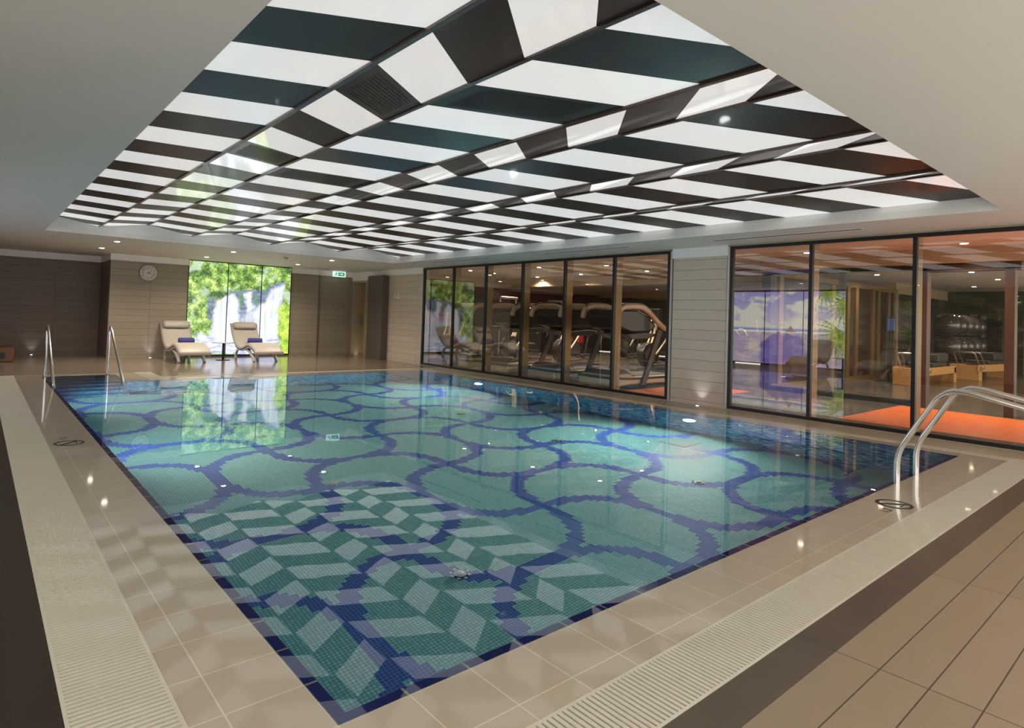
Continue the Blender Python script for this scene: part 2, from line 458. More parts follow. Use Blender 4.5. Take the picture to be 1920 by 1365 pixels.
for x0, x1, y0, y1 in [(PX0, PX0+E_, PY0, NY1), (PX0+E_, PX1, PY0, PY0+E_), (PX1-E_*.6, PX1, PY0+E_, PY1), (NX1, PX1-E_*.6, PY1-E_*.4, PY1),
                       (PX0+E_, NX1, NY1-E_*.4, NY1)]:
    box(b, x0, x1, y0, y1, -.045, -.0035)
obj('edge_tiles', b, mNavy, pool)
# floor inlets (the small round drains) and a square sump
def inlet(x, y):
    b = bm_new(); cyl(b, (x, y, -DEPTH), .045, .012, 16); sph(b, (x, y, -DEPTH+.014), .028, 12, (1, 1, .5))
    for k in range(8):
        a = k*PI/4; cyl(b, (x+.065*math.cos(a), y+.065*math.sin(a), -DEPTH), .013, .008, 8)
    obj('floor_inlet', b, mSteelDull, pool, True)
for q_ in ((2.70, 3.43), (5.76, 3.42), (2.73, 5.48), (5.80, 5.45), (2.73, 7.5), (5.8, 7.5)): inlet(*q_)
b = bm_new(); box(b, 6.9, 7.3, 4.3, 4.7, -DEPTH, -DEPTH+.012); obj('main_drain_cover', b, plain('drain_cover', (.12, .3, .3), .4), pool)
# overflow grates
def grate(label, runs):
    t = thing('overflow_grate', label, 'grate', (0, 0, 0))
    bs, bf, bg = bm_new(), bm_new(), bm_new()
    for x0, x1, y0, y1, ax in runs:
        quad(bg, [(x0, y0, -.05), (x1, y0, -.05), (x1, y1, -.05), (x0, y1, -.05)])
        P = .0232
        if ax == 'Y':      # runs along Y, slats across X
            box(bf, x0, x0+.012, y0, y1, -.05, .0005); box(bf, x1-.012, x1, y0, y1, -.05, .0005)
            n = int((y1-y0)/P)
            for k in range(n): yy = y0+(k+.5)*(y1-y0)/n; box(bs, x0+.012, x1-.012, yy-.0075, yy+.0075, -.022, .001)
            for xm in (x0+(x1-x0)*.36, x0+(x1-x0)*.67): box(bf, xm-.003, xm+.003, y0, y1, -.03, -.004)
        else:
            box(bf, x0, x1, y0, y0+.012, -.05, .0005); box(bf, x0, x1, y1-.012, y1, -.05, .0005)
            n = int((x1-x0)/P)
            for k in range(n): xx = x0+(k+.5)*(x1-x0)/n; box(bs, xx-.0075, xx+.0075, y0+.012, y1-.012, -.022, .001)
            for ym in (y0+(y1-y0)*.36, y0+(y1-y0)*.67): box(bf, x0, x1, ym-.003, ym+.003, -.03, -.004)
    obj('slats', bs, mGrate, t); obj('side_rails', bf, mGrate, t); obj('gutter_floor', bg, mGutter, t)
grate('long cream slatted overflow grate between pool edge and dark stone deck', [(GLO, GLI, GNO, NYC, 'Y')])
grate('cream slatted overflow grate along the near end beside the dark brown band', [(GLI, GR1, GNO, GNI, 'X')])
grate('narrow cream overflow grate running under the glass wall', [(GR0, GR1, GNI, GB1, 'Y')])
grate('white overflow grate at the far end beside the pool steps', [(GNX0, GNX1, PY1+.02, NYC, 'Y'), (GNX1, GR0, GB0, GB1, 'X')])
# water
b = bm_new()
quad(b, [(PX0, PY0, -.002), (PX1, PY0, -.002), (PX1, PY1, -.002), (PX0, PY1, -.002)])
quad(b, [(PX0, PY1, -.002), (NX1, PY1, -.002), (NX1, NY1, -.002), (PX0, NY1, -.002)])
bmesh.ops.remove_doubles(b, verts=b.verts, dist=1e-5)
wo = obj('pool_water', b, mWater); tag(wo, 'clear still water filling the indoor pool level with its edge', 'water', kind='stuff')
if wo.data.polygons[0].normal.z < 0: wo.data.flip_normals()

# ================================================================== setting: walls
BZ = 2.305   # bottom of the white band
def wallx(name, mat, y, x0, x1, label=None, th=.12, z0=-.05, z1=None, side=1):
    b = bm_new(); box(b, x0, x1, y, y+th*side, z0, BZ if z1 is None else z1); return struct(name, b, mat, label)
wallx('wall_back', mStoneBack, YB, 2.39, 4.08, 'brown tiled wall under the clock')
wallx('wall_back.001', mStoneBack, YB, 6.745, 7.56, 'brown tiled wall right of the waterfall picture')
wallx('wall_back.002', mStoneBack, YB+.10, 7.56, XW+.1, 'brown tiled wall under the exit sign')
wallx('wall_back.003', mStoneRecess, YBR, XL-.1, 2.45, 'dark brown tiled wall in the recess')
b = bm_new(); box(b, 2.39, 2.51, YB+.12, YBR, -.05, BZ); box(b, 7.56, 7.60, YB+.02, YB+.1, 0, BZ)
struct('wall_side', b, mStoneRecess)
b = bm_new()   # white painted band above the tiles
box(b, XL, 2.40, YBR-.012, YBR+.12, BZ, CZ+.1); box(b, 2.378, 2.51, YB-.012, YBR-.012, BZ, CZ+.1)
box(b, 2.51, 4.08, YB-.012, YB+.12, BZ, CZ+.1); box(b, 6.745, 7.56, YB-.012, YB+.12, BZ, CZ+.1); box(b, 7.56, XW+.1, YB+.088, YB+.2, BZ, CZ+.1)
box(b, 4.08, 6.745, YB+.0, YB+.12, 2.449, CZ+.1)
box(b, XW-.012, XW+.15, 12.93, 15.80, BZ, CZ+.1); box(b, XW-.012, XW+.15, 15.80, YB+.1, 2.20, CZ+.1); box(b, XW-.012, XW+.15, 4.76, 5.72, BZ, CZ+.1)
struct('trim_1', b, mWhiteBand, 'white painted band above the wall tiles')
# left wall only; near end left open to let fill light in
b = bm_new(); box(b, XL-.12, XL, 2.4, YBR, -.05, CZ+.1); struct('wall_left', b, mStoneBack)
# right wall tiles
b = bm_new(); box(b, XW, XW+.2, 4.78, 5.70, -.05, BZ); struct('wall_right', b, mStoneRight, 'pale tiled pier between the two glass fronts')
b = bm_new(); box(b, XW, XW+.2, 12.95, 15.80, -.05, BZ); struct('wall_right.001', b, mStoneRight, 'pale tiled wall by the dark panel')
b = bm_new(); box(b, XW, XW+.2, 16.70, YB+.2, -.05, 2.2); struct('wall_right.002', b, mStoneRight)
# pale metal corner beads beside the glass
b = bm_new()
for yy in (12.945, 5.735, 4.745): box(b, XW-.014, XW+.02, yy-.016, yy+.016, 0, 2.43)
struct('trim_2', b, plain('corner_bead', (.5, .49, .42), .35, .3))
b = bm_new(); box(b, XW-.02, XW+.2, 5.75, 12.93, 2.435, CZ+.1); box(b, XW-.02, XW+.2, YN, 4.73, 2.435, CZ+.1)
struct('trim_3', b, plain('olive_head_trim', (.30, .27, .17), .5))
b = bm_new(); box(b, XW-.02, XW+.2, 5.75, 12.93, -.05, .012); box(b, XW-.02, XW+.2, YN, 4.73, -.05, .012)
struct('trim_4', b, plain('sill_stone', (.36, .29, .21), .4))
# windows: black frame with bronze fins, panes of their own
def glazing(name, y0, y1, mull, label):
    z0, z1 = .012, 2.435
    b = bm_new(); fw = .022
    box(b, XW-.01, XW+.05, y0, y1, z0, z0+.045); box(b, XW-.01, XW+.05, y0, y1, z1-.045, z1)
    for y in mull: box(b, XW-.012, XW+.05, y-fw, y+fw, z0, z1)
    fr = struct(name, b, mBlack, label)
    b = bm_new()
    for y in mull[:-1] if True else mull: box(b, XW+.05, XW+.215, y-fw, y+fw, z0, z1)
    obj('bronze_fin', b, mBronze, fr)
    for a, c in zip(mull, mull[1:]):
        b = bm_new(); quad(b, [(XW+.018, a+fw, z0+.045), (XW+.018, c-fw, z0+.045), (XW+.018, c-fw, z1-.045), (XW+.018, a+fw, z1-.045)])
        obj('glass_pane', b, mGlass, fr)
    return fr
glazing('window_1', 5.76, 12.92, [5.782, 6.908, 8.091, 9.28, 10.472, 11.667, 12.90], 'black framed glass front of the treadmill room')
glazing('window_2', YN, 4.72, [YN+.03, 0., 1.19, 2.37, 3.568, 4.70], 'black framed glass front of the studio')

# door in the right wall
dr = bm_new(); D0, D1, DZ = 15.86, 16.64, 2.14
box(dr, XW-.02, XW+.45, D0-.05, D0, 0, DZ+.06); box(dr, XW-.02, XW+.45, D1, D1+.05, 0, DZ+.06); box(dr, XW-.02, XW+.45, D0, D1, DZ, DZ+.06)
d = struct('door_1', dr, mDoorFrame, 'beige exit door set deep in the right wall')
b = bm_new(); box(b, XW+.28, XW+.32, D0, D1, 0, DZ); leaf = obj('door_leaf', b, mDoor, d)
b = bm_new(); tube(b, [(XW+.22, D0+.08, .98), (XW+.22, D1-.08, .98)], .014, 8); box(b, XW+.2, XW+.28, D1-.12, D1-.05, .88, 1.16); box(b, XW+.2, XW+.28, D0+.02, D0+.08, .93, 1.03)
obj('push_bar', b, mSteelDull, leaf)
b = bm_new(); box(b, XW+.272, XW+.28, D0+.06, D0+.22, 1.5, 1.66); obj('door_sign', b, mInk, leaf)
# dark sliding slab
b = bm_new(); box(b, XW-.20, XW, 14.60, 15.42, .0, BZ+.0)
tag(obj('wall_panel', b, mDarkSlab, bevel=.004), 'tall dark brown veneer panel standing out from the right wall', 'panel')
# wall behind door strip
# ================================================================== setting: ceiling
b = bm_new()
T_ = .0
def crect(x0, x1, y0, y1): box(b, x0, x1, y0, y1, CZ, CZ+.08)
crect(XL, RX0, YN, YBR); crect(RX1, XW+.15, YN, YB+.2); crect(RX0, RX1, YN, RY0); crect(RX0, RX1, RY1, YBR)
struct('ceiling', b, mPlaster, 'pale plaster ceiling border around the lit recess')
b = bm_new(); t_ = .04; zt = 3.05
box(b, RX0-t_, RX0, RY0-t_, RY1+t_, CZ+.08, zt); box(b, RX1, RX1+t_, RY0-t_, RY1+t_, CZ+.08, zt)
box(b, RX0, RX1, RY0-t_, RY0, CZ+.08, zt); box(b, RX0, RX1, RY1, RY1+t_, CZ+.08, zt)
box(b, RX0-t_, RX1+t_, RY0-t_, RY1+t_, zt, zt+.04)
struct('ceiling.001', b, mWhiteBand, 'white sides of the ceiling recess')
# folded ceiling
ZHI, ZLO, NP = 2.72, 2.595, 9
PW = (RX1-RX0)/NP
def ridge(k): return RX0+PW*k, (ZHI if k % 2 == 0 else ZLO)
def clip(poly, y, keep_ge):
    out = []
    for i in range(len(poly)):
        a, c = poly[i], poly[(i+1) % len(poly)]
        ia = a[1] >= y if keep_ge else a[1] <= y; ic = c[1] >= y if keep_ge else c[1] <= y
        if ia: out.append(a)
        if ia != ic:
            t = (y-a[1])/(c[1]-a[1]); out.append(tuple(a[n]+(c[n]-a[n])*t for n in range(3)))
    return out
YLO, YHI = RY0+.004, RY1-.12
ORD = ['first', 'second', 'third', 'fourth', 'fifth', 'sixth', 'seventh', 'eighth', 'ninth']
VENTS = {(1, 3), (1, 7), (2, 2), (2, 8), (7, 11)}
for k in range(NP):
    xa, za = ridge(k); xb, zb = ridge(k+1)
    if k == 0: xa += .004
    if k == NP-1: xb -= .004
    t = thing('zigzag_lightbox', '%s striped strip of the zigzag ceiling, counted from the dark deck side' % ORD[k], 'ceiling panel', (0, 0, 0), 0, 'folded strips of the striped ceiling')
    for j in range(-2, 23):
        def Y(side, jj): return (1.34 if side % 2 == 1 else 2.01)+.52*jj
        poly = [(xa, Y(k, j), za), (xb, Y(k+1, j), zb), (xb, Y(k+1, j+1), zb), (xa, Y(k, j+1), za)]
        poly = clip(clip(poly, YLO, True), YHI, False)
        if len(poly) < 3: continue
        area = sum((Vector(poly[i])-Vector(poly[0])).cross(Vector(poly[i+1])-Vector(poly[0])).length for i in range(1, len(poly)-1))
        if area < .004: continue
        dark = (j % 2 == 0) if k % 2 == 0 else (j % 2 != 0)
        b = bm_new(); vs = [b.verts.new(p) for p in poly]; up = [b.verts.new((p[0], p[1], p[2]+.02)) for p in poly]
        n = len(poly); b.faces.new(vs); b.faces.new(up[::-1])
        for i in range(n): b.faces.new((vs[i], vs[(i+1) % n], up[(i+1) % n], up[i]))
        pn = obj('wood_panel' if dark else 'light_panel', b, mEbony if dark else mDiffuser, t)
        if (k, j) in VENTS:
            b = bm_new()
            for s_ in range(11):
                f = .14+.072*s_
                def L(u, f=f): 
                    ya = Y(k, j)+.52*f; yb = Y(k+1, j)+.52*f
                    return Vector((xa+(xb-xa)*u, ya+(yb-ya)*u, za+(zb-za)*u-.003))
                p, q = L(.14), L(.86); wv = Vector((0, .006, 0))
                quad(b, [p-wv, q-wv, q+wv, p+wv])
            obj('vent_slots', b, mInk, pn)
    b = bm_new()
    if k < NP-1:
        up = (k+1) % 2 == 0
        box(b, xb-.016, xb+.016, YLO, YHI, zb-(.012 if not up else .016), zb+(.01 if not up else .004))
        obj('ridge_trim', b, mEbonyTrim, t)
# end fascia of zigzag: thin dark edge at far end
    else: b.free()

# slot diffusers in the ceiling border
for i, (x0, y0, x1, y1, lb) in enumerate([(7.93, 9.45, 7.93, 11.5, 'thin slot diffuser in the ceiling border over the farthest treadmills'),
                                    (7.98, 6.03, 7.98, 8.0, 'thin slot diffuser in the ceiling border over the nearer treadmills'),
                                    (8.06, 2.73, 8.06, 4.67, 'thin slot diffuser in the ceiling border over the studio glass')]):
    b = bm_new(); box(b, x0-.035, x0+.035, y0, y1, CZ-.004, CZ+.001); o = obj('slot_diffuser', b, mWhiteBand)
    tag(o, lb, 'vent', 'slot diffusers in the ceiling border')
    b = bm_new(); box(b, x0-.022, x0-.006, y0+.02, y1-.02, CZ-.006, CZ-.003); box(b, x0+.006, x0+.022, y0+.02, y1-.02, CZ-.006, CZ-.003); obj('slot', b, mInk, o)
# smoke detector
b = bm_new(); cyl(b, (5.38, 13.64, CZ-.045), .035, .045, 20, .055); tag(obj('smoke_detector', b, mTrimWhite, smooth=True), 'small round smoke detector on the ceiling before the waterfall picture', 'smoke detector')

# ================================================================== downlights
def downlight(x, y, z, W, label, group, lamp=True, r=.045, cone=2.5):
    t = thing('downlight', label, 'ceiling light', (x, y, z), 0, group)
    b = bm_new(); cyl(b, (0, 0, -.012), r+.018, .012, 24); obj('trim_ring', b, mTrimWhite, t)
    b = bm_new(); cyl(b, (0, 0, -.016), r, .003, 20); obj('lamp_disc', b, mLamp, t)
    if lamp:
        l = bpy.data.lights.new('downlight_lamp', 'SPOT'); l.energy = W; l.spot_size = cone; l.spot_blend = .9; l.shadow_soft_size = .05; l.color = (1, .86, .70)
        lo = bpy.data.objects.new('downlight_lamp', l); C.objects.link(lo); lo.parent = t; lo.location = (0, 0, -.03)
    return t
for x, y, lb in ((2.0, 15.2, 'over the corner left of the clock, farther'), (2.0, 13.35, 'over the corner left of the clock, nearer'),
                 (4.12, 15.25, 'above the left lounger, farther'), (4.12, 13.3, 'above the left lounger, nearer'),
                 (6.32, 15.2, 'right of the waterfall picture, farther'), (6.3, 13.2, 'right of the waterfall picture, nearer')):
    downlight(x, y, CZ, DOWN_W*1.5, 'small bright downlight in the far ceiling border ' + lb, 'downlights in the far ceiling border')
# unseen downlights over the near and left borders, added to brighten the floor
for x, y in ((-1.1, 12.8), (-1.1, 10.2), (-1.1, 7.6), (-1.1, 5.0), (-1.1, 2.4), (1.6, -.6), (4.0, -.6), (6.4, -.6)):
    downlight(x, y, CZ, DOWN_W*.75, 'unseen downlight added as fill in the ceiling border behind or beside the viewer', 'added fill downlights in the near ceiling border')
# floor uplights
def uplight(x, y, label, dx, dy):
    t = thing('floor_uplight', label, 'floor light', (x, y, 0), 0, 'small floor uplights at the walls')
    b = bm_new(); cyl(b, (0, 0, 0), .035, .004, 20); obj('bezel', b, mSteel, t)
    b = bm_new(); cyl(b, (0, 0, .004), .022, .002, 16); obj('lamp_lens', b, mLampCool, t)
    l = bpy.data.lights.new('uplight_lamp', 'SPOT'); l.energy = 3.2; l.spot_size = 1.3; l.spot_blend = 1; l.color = (.85, .8, 1); l.shadow_soft_size = .015
    lo = bpy.data.objects.new('uplight_lamp', l); C.objects.link(lo); lo.parent = t; lo.location = (0, 0, .012)
    lo.rotation_euler = Vector((-dx, -dy, -1)).to_track_quat('-Z', 'Y').to_euler(); lo.rotation_euler = Vector((dx*.35, dy*.35, 1)).to_track_quat('-Z', 'Y').to_euler()
uplight(1.056, 17.98, 'tiny glowing floor uplight at the dark recessed wall', 0, 1)
uplight(3.277, 16.50, 'tiny glowing floor uplight below the clock', 0, 1)
uplight(8.56, 5.141, 'tiny glowing floor uplight at the pale pier between the glass fronts', 1, 0)

# underwater lamps in the right-hand wall
def pool_lamp(x, y, z, label, sx):
    t = thing('underwater_lamp', label, 'pool light', (x, y, z), 0, 'round lamps in the pool walls')
    b = bm_new(); cyl(b, (0, 0, 0), .11, .02*sx, 28, axis='X'); obj('lamp_ring', b, mSteel, t)
    b = bm_new(); cyl(b, (.02*sx, 0, 0), .085, .01*sx, 24, axis='X'); obj('lamp_lens', b, mPoolLamp, t)
    l = bpy.data.lights.new('pool_lamp_light', 'SPOT'); l.energy = POOL_W*(.85 if sx < 0 else .38); l.spot_size = 2.9; l.spot_blend = 1; l.color = (1, .96, .88); l.shadow_soft_size = .08
    lo = bpy.data.objects.new('pool_lamp_light', l); C.objects.link(lo); lo.parent = t; lo.location = (.05*sx, 0, 0)
    lo.rotation_euler = Vector((sx, 0, -.15)).to_track_quat('-Z', 'Y').to_euler()
pool_lamp(PX1, 4.75, -.55, 'glowing round underwater lamp in the wall near the pale pier', -1)
pool_lamp(PX1, 9.4, -.55, 'glowing round underwater lamp in the wall before the far treadmills', -1)
pool_lamp(PX0, 7.4, -.62, 'round underwater lamp hidden under the left edge', 1)
pool_lamp(PX0, 10.6, -.62, 'round underwater lamp hidden under the left edge by the steps', 1)

# ================================================================== backlit pictures
def nz(x, y, z=0., o=4):
    return noise.fractal(Vector((x, y, z)), 1.0, 2.0, o, noise_basis='PERLIN_ORIGINAL')
def lerp(a, b, t):
    t = max(0, min(1, t)); return tuple(a[i]+(b[i]-a[i])*t for i in range(3))
def ss(a, b, x):
    t = max(0, min(1, (x-a)/(b-a))); return t*t*(3-2*t)
FALLS = [([(.27, .57), (.33, .63), (.41, .655), (.46, .60), (.485, .35), (.475, .10), (.21, .10), (.24, .35)], .03, 1., .9),
         ([(.53, .68), (.60, .70), (.592, .60), (.64, .53), (.57, .48), (.545, .56)], .02, .8, .5),
         ([(.52, .40), (.57, .47), (.66, .52), (.69, .40), (.66, .10), (.52, .10)], .05, .6, .5),
         ([(.76, .62), (.80, .73), (.93, .80), (.905, .64), (.83, .60), (.75, .55)], .03, .9, .5),
         ([(.62, .46), (.70, .56), (.82, .61), (.90, .64), (.885, .4), (.86, .10), (.69, .10), (.67, .35)], .035, 1., .9)]
def sdist(P, x, y):
    """signed distance to a polygon, positive inside"""
    ins = False; best = 9
    for i in range(len(P)):
        (x0, y0), (x1, y1) = P[i], P[i-1]
        if (y0 > y) != (y1 > y) and x < (x1-x0)*(y-y0)/(y1-y0)+x0: ins = not ins
        dx, dy = x1-x0, y1-y0; t = max(0, min(1, ((x-x0)*dx+(y-y0)*dy)/(dx*dx+dy*dy)))
        best = min(best, math.hypot(x-x0-t*dx, y-y0-t*dy))
    return best if ins else -best
def waterfall(u, v):
    """colour of the jungle waterfall picture, u to the right, v up"""
    x, y = u*2.65, v*2.42
    n1, n2 = nz(x*3, y*3), nz(x*9, y*9, 5)
    # jungle
    bl = nz(x*6, y*6, 2); fine = nz(x*22, y*22, 9)
    g = .52+.6*n1+.65*bl+.55*fine
    jung = lerp((.05, .12, .035), (.30, .50, .09), g*1.3); jung = lerp(jung, (.66, .80, .30), ss(.7, 1.15, g))
    pale = ss(.1, .5, nz(x*2.2+9, y*2.2)); jung = lerp(jung, (.56, .70, .52), pale*.75)
    # rock wall
    rk = .5+.7*nz(x*7, y*14, 4); rock = lerp((.06, .09, .17), (.27, .33, .48), rk)
    rock = lerp(rock, (.12, .30, .10), ss(.1, .5, nz(x*5, y*5, 7))*.6)
    # edge of the cliff top
    top = .60+.04*math.sin(u*9)+.03*n1 if u < .28 else (.585+.11*ss(.26, .42, u)+.03*ss(.42, .6, u)+.13*ss(.68, .95, u)+.012*n2)
    left = .17+.05*n1+.06*(1-v)
    c = jung
    right = .93+.03*n1-.12*ss(.62, .40, v)+.05*ss(.2, .0, v)
    if v < top and left < u < right: c = rock
    if c is rock and u < .30:
        gl = ss(.0, .4, nz(x*5, y*5, 8)+.1*(.3-u)); c = lerp(rock, jung, gl*.8*ss(.30, .2, u))
    # veils of water
    st = nz(x*15+.6*n1, y*1.1, 3)*.6; st2 = nz(x*40, y*1.6, 6)*.6
    def veil(c, f, warm=.5):
        f = max(0, min(1, f))
        wc = lerp((.62, .70, .95), (.96, .97, .98), .55+.9*st+.5*st2)
        wc = lerp(wc, (.98, .97, .68), warm*(.35+nz(x*5, y*4, 11)))
        return lerp(c, wc, f*(.92+.35*st))
    if v < top:
        for poly, wd, k_, wm in FALLS:
            d = sdist(poly, u+.012*n2+.008*st, v+.01*n2)
            if d > -wd: c = veil(c, ss(-wd, wd*.6, d)*k_, wm*ss(.3, .6, v))
    # right jungle over rock
    rj = ss(.84, .93, u+.05*n1)*ss(.60, .52, v+.04*n2)
    c = lerp(c, lerp((.20, .42, .05), (.72, .86, .12), .5+.8*bl+.4*fine), rj)
    # foaming pool
    pt = .17+.04*ss(.3, .1, u)-.02*n1
    if v < pt+.05:
        f = ss(pt+.05, pt-.02, v)
        pc = lerp((.34, .40, .80), (.92, .95, .96), .55+.9*nz(x*4, y*16, 20))
        pc = lerp(pc, (.98, .97, .80), ss(.12, .17, v)*ss(.2, .35, u)*ss(.75, .5, u)*.8)
        c = lerp(c, pc, f*ss(.05, .14, u)*ss(.92, .86, u))
    if v < .05: c = lerp(c, jung, ss(.05, .0, v)*ss(.45+.2*n1, .2, abs(u-.15)))
    return c
def beach(u, v):
    x, y = u*4.9, v*2.42
    n1 = nz(x*1.2, y*2.2, 30, 5); n2 = nz(x*4, y*5, 31)
    sky = lerp((.72, .66, .82), (.36, .36, .74), ss(.5, 1., v))
    cl = ss(-.2, .22, n1+.3*n2+.45*ss(.85, .55, v)-.15)
    c = lerp(sky, (.98, .95, .80), cl*.92)
    if v < .50: c = lerp((.12, .16, .60), (.55, .60, .9), ss(.46, .50, v))
    if v < .465: c = (.95, .93, .86)
    if v < .435:
        c = lerp((.44, .34, .56), (.66, .55, .68), .5+.8*nz(x*2, y*9, 33))
        c = lerp(c, (.85, .72, .55), ss(.1, .6, nz(x*1.2, y*3, 35))*.5)
    # lagoon mound and hut
    mu = (u-.38)/.17+.25*nz(v*7, 3, 50)
    if abs(mu) < 1 and v < .14+.29*math.sqrt(max(0, 1-mu*mu))+.05*n2:
        c = lerp(c, lerp((.07, .05, .42), (.22, .16, .62), .5+.7*nz(x*6, y*6, 37)), .8*ss(1., .75, abs(mu)))
    hx = (u-.33)
    if .455 < v < .525 and abs(hx) < .028*(.525-v)/.07+.003: c = (.45, .25, .16)
    # palm fronds near the left end (u small) of the picture
    for px, py, dr in ((-.02, .80, 1), (.10, 1.04, -1), (.02, .42, 1), (-.02, .36, 1)):
        for k in range(9):
            an = (-.9+.26*k) if dr > 0 else (-2.6+.26*k)
            L = .20 if py < .7 else .17
            dx, dy = (u-px)*4.9/2.42, v-py
            al = dx*math.cos(an)+dy*math.sin(an); pe = -dx*math.sin(an)+dy*math.cos(an)+.35*al*al/L
            if 0 < al < L*2 and abs(pe) < .022*(1-al/(2*L))+.004*math.sin(al*160): 
                c = lerp((.10, .22, .04), (.50, .62, .10), .5+nz(x*10, y*10, 40)+.6*al)
    return c
def picture(name, label, func, P, U, V, n, panels, strength):
    """P corner, U/V edge vectors; panels: list of (u0,u1); one mesh with painted colours per panel"""
    t = thing(name, label, 'backlit picture', P)
    b_ = NB(name+'_print'); at_ = b_.n.new('ShaderNodeVertexColor'); at_.layer_name = 'paint'
    v_, s_ = b_.xyz(); nn = b_.noise(38, 3, v_)
    k_ = b_.m('MULTIPLY_ADD', nn, .36, .82)
    sc_ = b_.n.new('ShaderNodeVectorMath'); sc_.operation = 'SCALE'; b_.link(at_.outputs[0], sc_.inputs[0]); b_.link(k_, sc_.inputs['Scale'])
    b_.pbr((.02, .02, .02), .12, emit=sc_.outputs[0], estr=strength)
    U, V = Vector(U), Vector(V); N = V.cross(U).normalized()
    for u0, u1 in panels:
        b = bm_new(); nu = max(2, int(n*(u1-u0))); nv = int(n*V.length/U.length)
        g = [[b.verts.new(U*(u0+(u1-u0)*i/nu)+V*(j/nv)) for j in range(nv+1)] for i in range(nu+1)]
        lay = b.loops.layers.float_color.new('paint')
        cc = {}
        for i in range(nu+1):
            for j in range(nv+1): cc[g[i][j]] = func(u0+(u1-u0)*i/nu, j/nv)
        for i in range(nu):
            for j in range(nv):
                f = b.faces.new((g[i][j], g[i+1][j], g[i+1][j+1], g[i][j+1]))
                for l in f.loops: l[lay] = (*cc[l.vert], 1)
        obj('picture_panel', b, b_.mat, t)
    b = bm_new()
    fw = .022
    def bar(p, q, wd):
        p, q = Vector(p), Vector(q); d = (q-p).normalized(); s = d.cross(N)*wd
        vs = [b.verts.new(p+s*a+N*c_) for a, c_ in ((-1, -.02), (1, -.02), (1, .008), (-1, .008))]+[b.verts.new(q+s*a+N*c_) for a, c_ in ((-1, -.02), (1, -.02), (1, .008), (-1, .008))]
        for f in ((0, 1, 2, 3), (4, 5, 6, 7), (0, 1, 5, 4), (1, 2, 6, 5), (2, 3, 7, 6), (3, 0, 4, 7)): b.faces.new([vs[i] for i in f])
    bar((0, 0, 0), U, fw); bar(V, U+V, fw*.6); bar((0, 0, 0), V, fw*.5); bar(U, U+V, fw*.5)
    for u0, u1 in panels[:-1]: bar(U*u1, U*u1+V, .009)
    obj('picture_frame', b, mBlack, t)
    return t
MX0, MX1 = 4.08, 6.745
picture('waterfall_picture', 'tall backlit jungle waterfall picture in three panes on the end wall', waterfall,
        (MX0, YB+.015, .03), (MX1-MX0, 0, 0), (0, 0, 2.415), 330, [(0, .362), (.362, .692), (.692, 1)], 1.3)
picture('beach_picture', 'tall backlit beach and sky picture seen as a reflection in the studio glass', beach,
        (XL+.03, 7.2, .03), (0, 4.9, 0), (0, 0, 2.38), 300, [(0, .25), (.25, .5), (.5, .75), (.75, 1)], 2.6)

# ================================================================== clock
t = thing('wall_clock', 'round white clock with black numerals on the brown wall', 'clock', (3.177, YB, 2.045))
R = .19
b = bm_new(); cyl(b, (0, 0, 0), R*1.0, -.042, 48, R*1.035, 'Y'); obj('case', b, mClockRim, t, True)
b = bm_new(); cyl(b, (0, -.041, 0), R*.90, -.003, 48, None, 'Y'); dial = obj('dial', b, mClockFace, t)
b = bm_new()
rr = [(R*.90, -.04), (R*.93, -.055), (R*.98, -.055), (R*1.0, -.04)]
for i in range(48):
    a0, a1 = 2*PI*i/48, 2*PI*(i+1)/48
    for (r0, y0), (r1, y1) in zip(rr, rr[1:]):
        quad(b, [(r0*math.cos(a0), y0, r0*math.sin(a0)), (r1*math.cos(a0), y1, r1*math.sin(a0)), (r1*math.cos(a1), y1, r1*math.sin(a1)), (r0*math.cos(a1), y0, r0*math.sin(a1))])
bmesh.ops.remove_doubles(b, verts=b.verts, dist=1e-5)
obj('rim', b, mClockFace, t, True)
def text_obj(name, body, size, mat, parent, loc, rot, extrude=.002, align='CENTER'):
    cu = bpy.data.curves.new(name, 'FONT'); cu.body = body; cu.size = size; cu.extrude = extrude; cu.align_x = align; cu.align_y = 'CENTER'
    o = bpy.data.objects.new(name, cu); C.objects.link(o); o.location = loc; o.rotation_euler = rot; cu.materials.append(mat)
    bpy.context.view_layer.update()
    me = bpy.data.meshes.new_from_object(o.evaluated_get(bpy.context.evaluated_depsgraph_get()))
    bpy.data.objects.remove(o); bpy.data.curves.remove(cu)
    o = bpy.data.objects.new(name, me); C.objects.link(o); o.location = loc; o.rotation_euler = rot
    if not me.materials: me.materials.append(mat)
    if parent: o.parent = parent
    return o
for h in range(1, 13):
    a = PI/2-h*PI/6; text_obj('numeral', str(h), .062, mInk, dial, (R*.70*math.cos(a), -.0455, R*.70*math.sin(a)), (PI/2, 0, 0), .001)
for nm, L, wd, an in (('hour_hand', .085, .006, 49), ('minute_hand', .13, .0045, 117)):
    b = bm_new(); a = PI/2-math.radians(an); d = Vector((math.cos(a), 0, math.sin(a))); s = Vector((-d.z, 0, d.x))*wd
    vs = [-d*.03-s, d*L-s*.5, d*L+s*.5, -d*.03+s]
    A = [b.verts.new(p+Vector((0, -.049, 0))) for p in vs]; B = [b.verts.new(p+Vector((0, -.0465, 0))) for p in vs]
    b.faces.new(A); b.faces.new(B[::-1])
    for i in range(4): b.faces.new((A[i], A[(i+1) % 4], B[(i+1) % 4], B[i]))
    obj(nm, b, mInk, t)

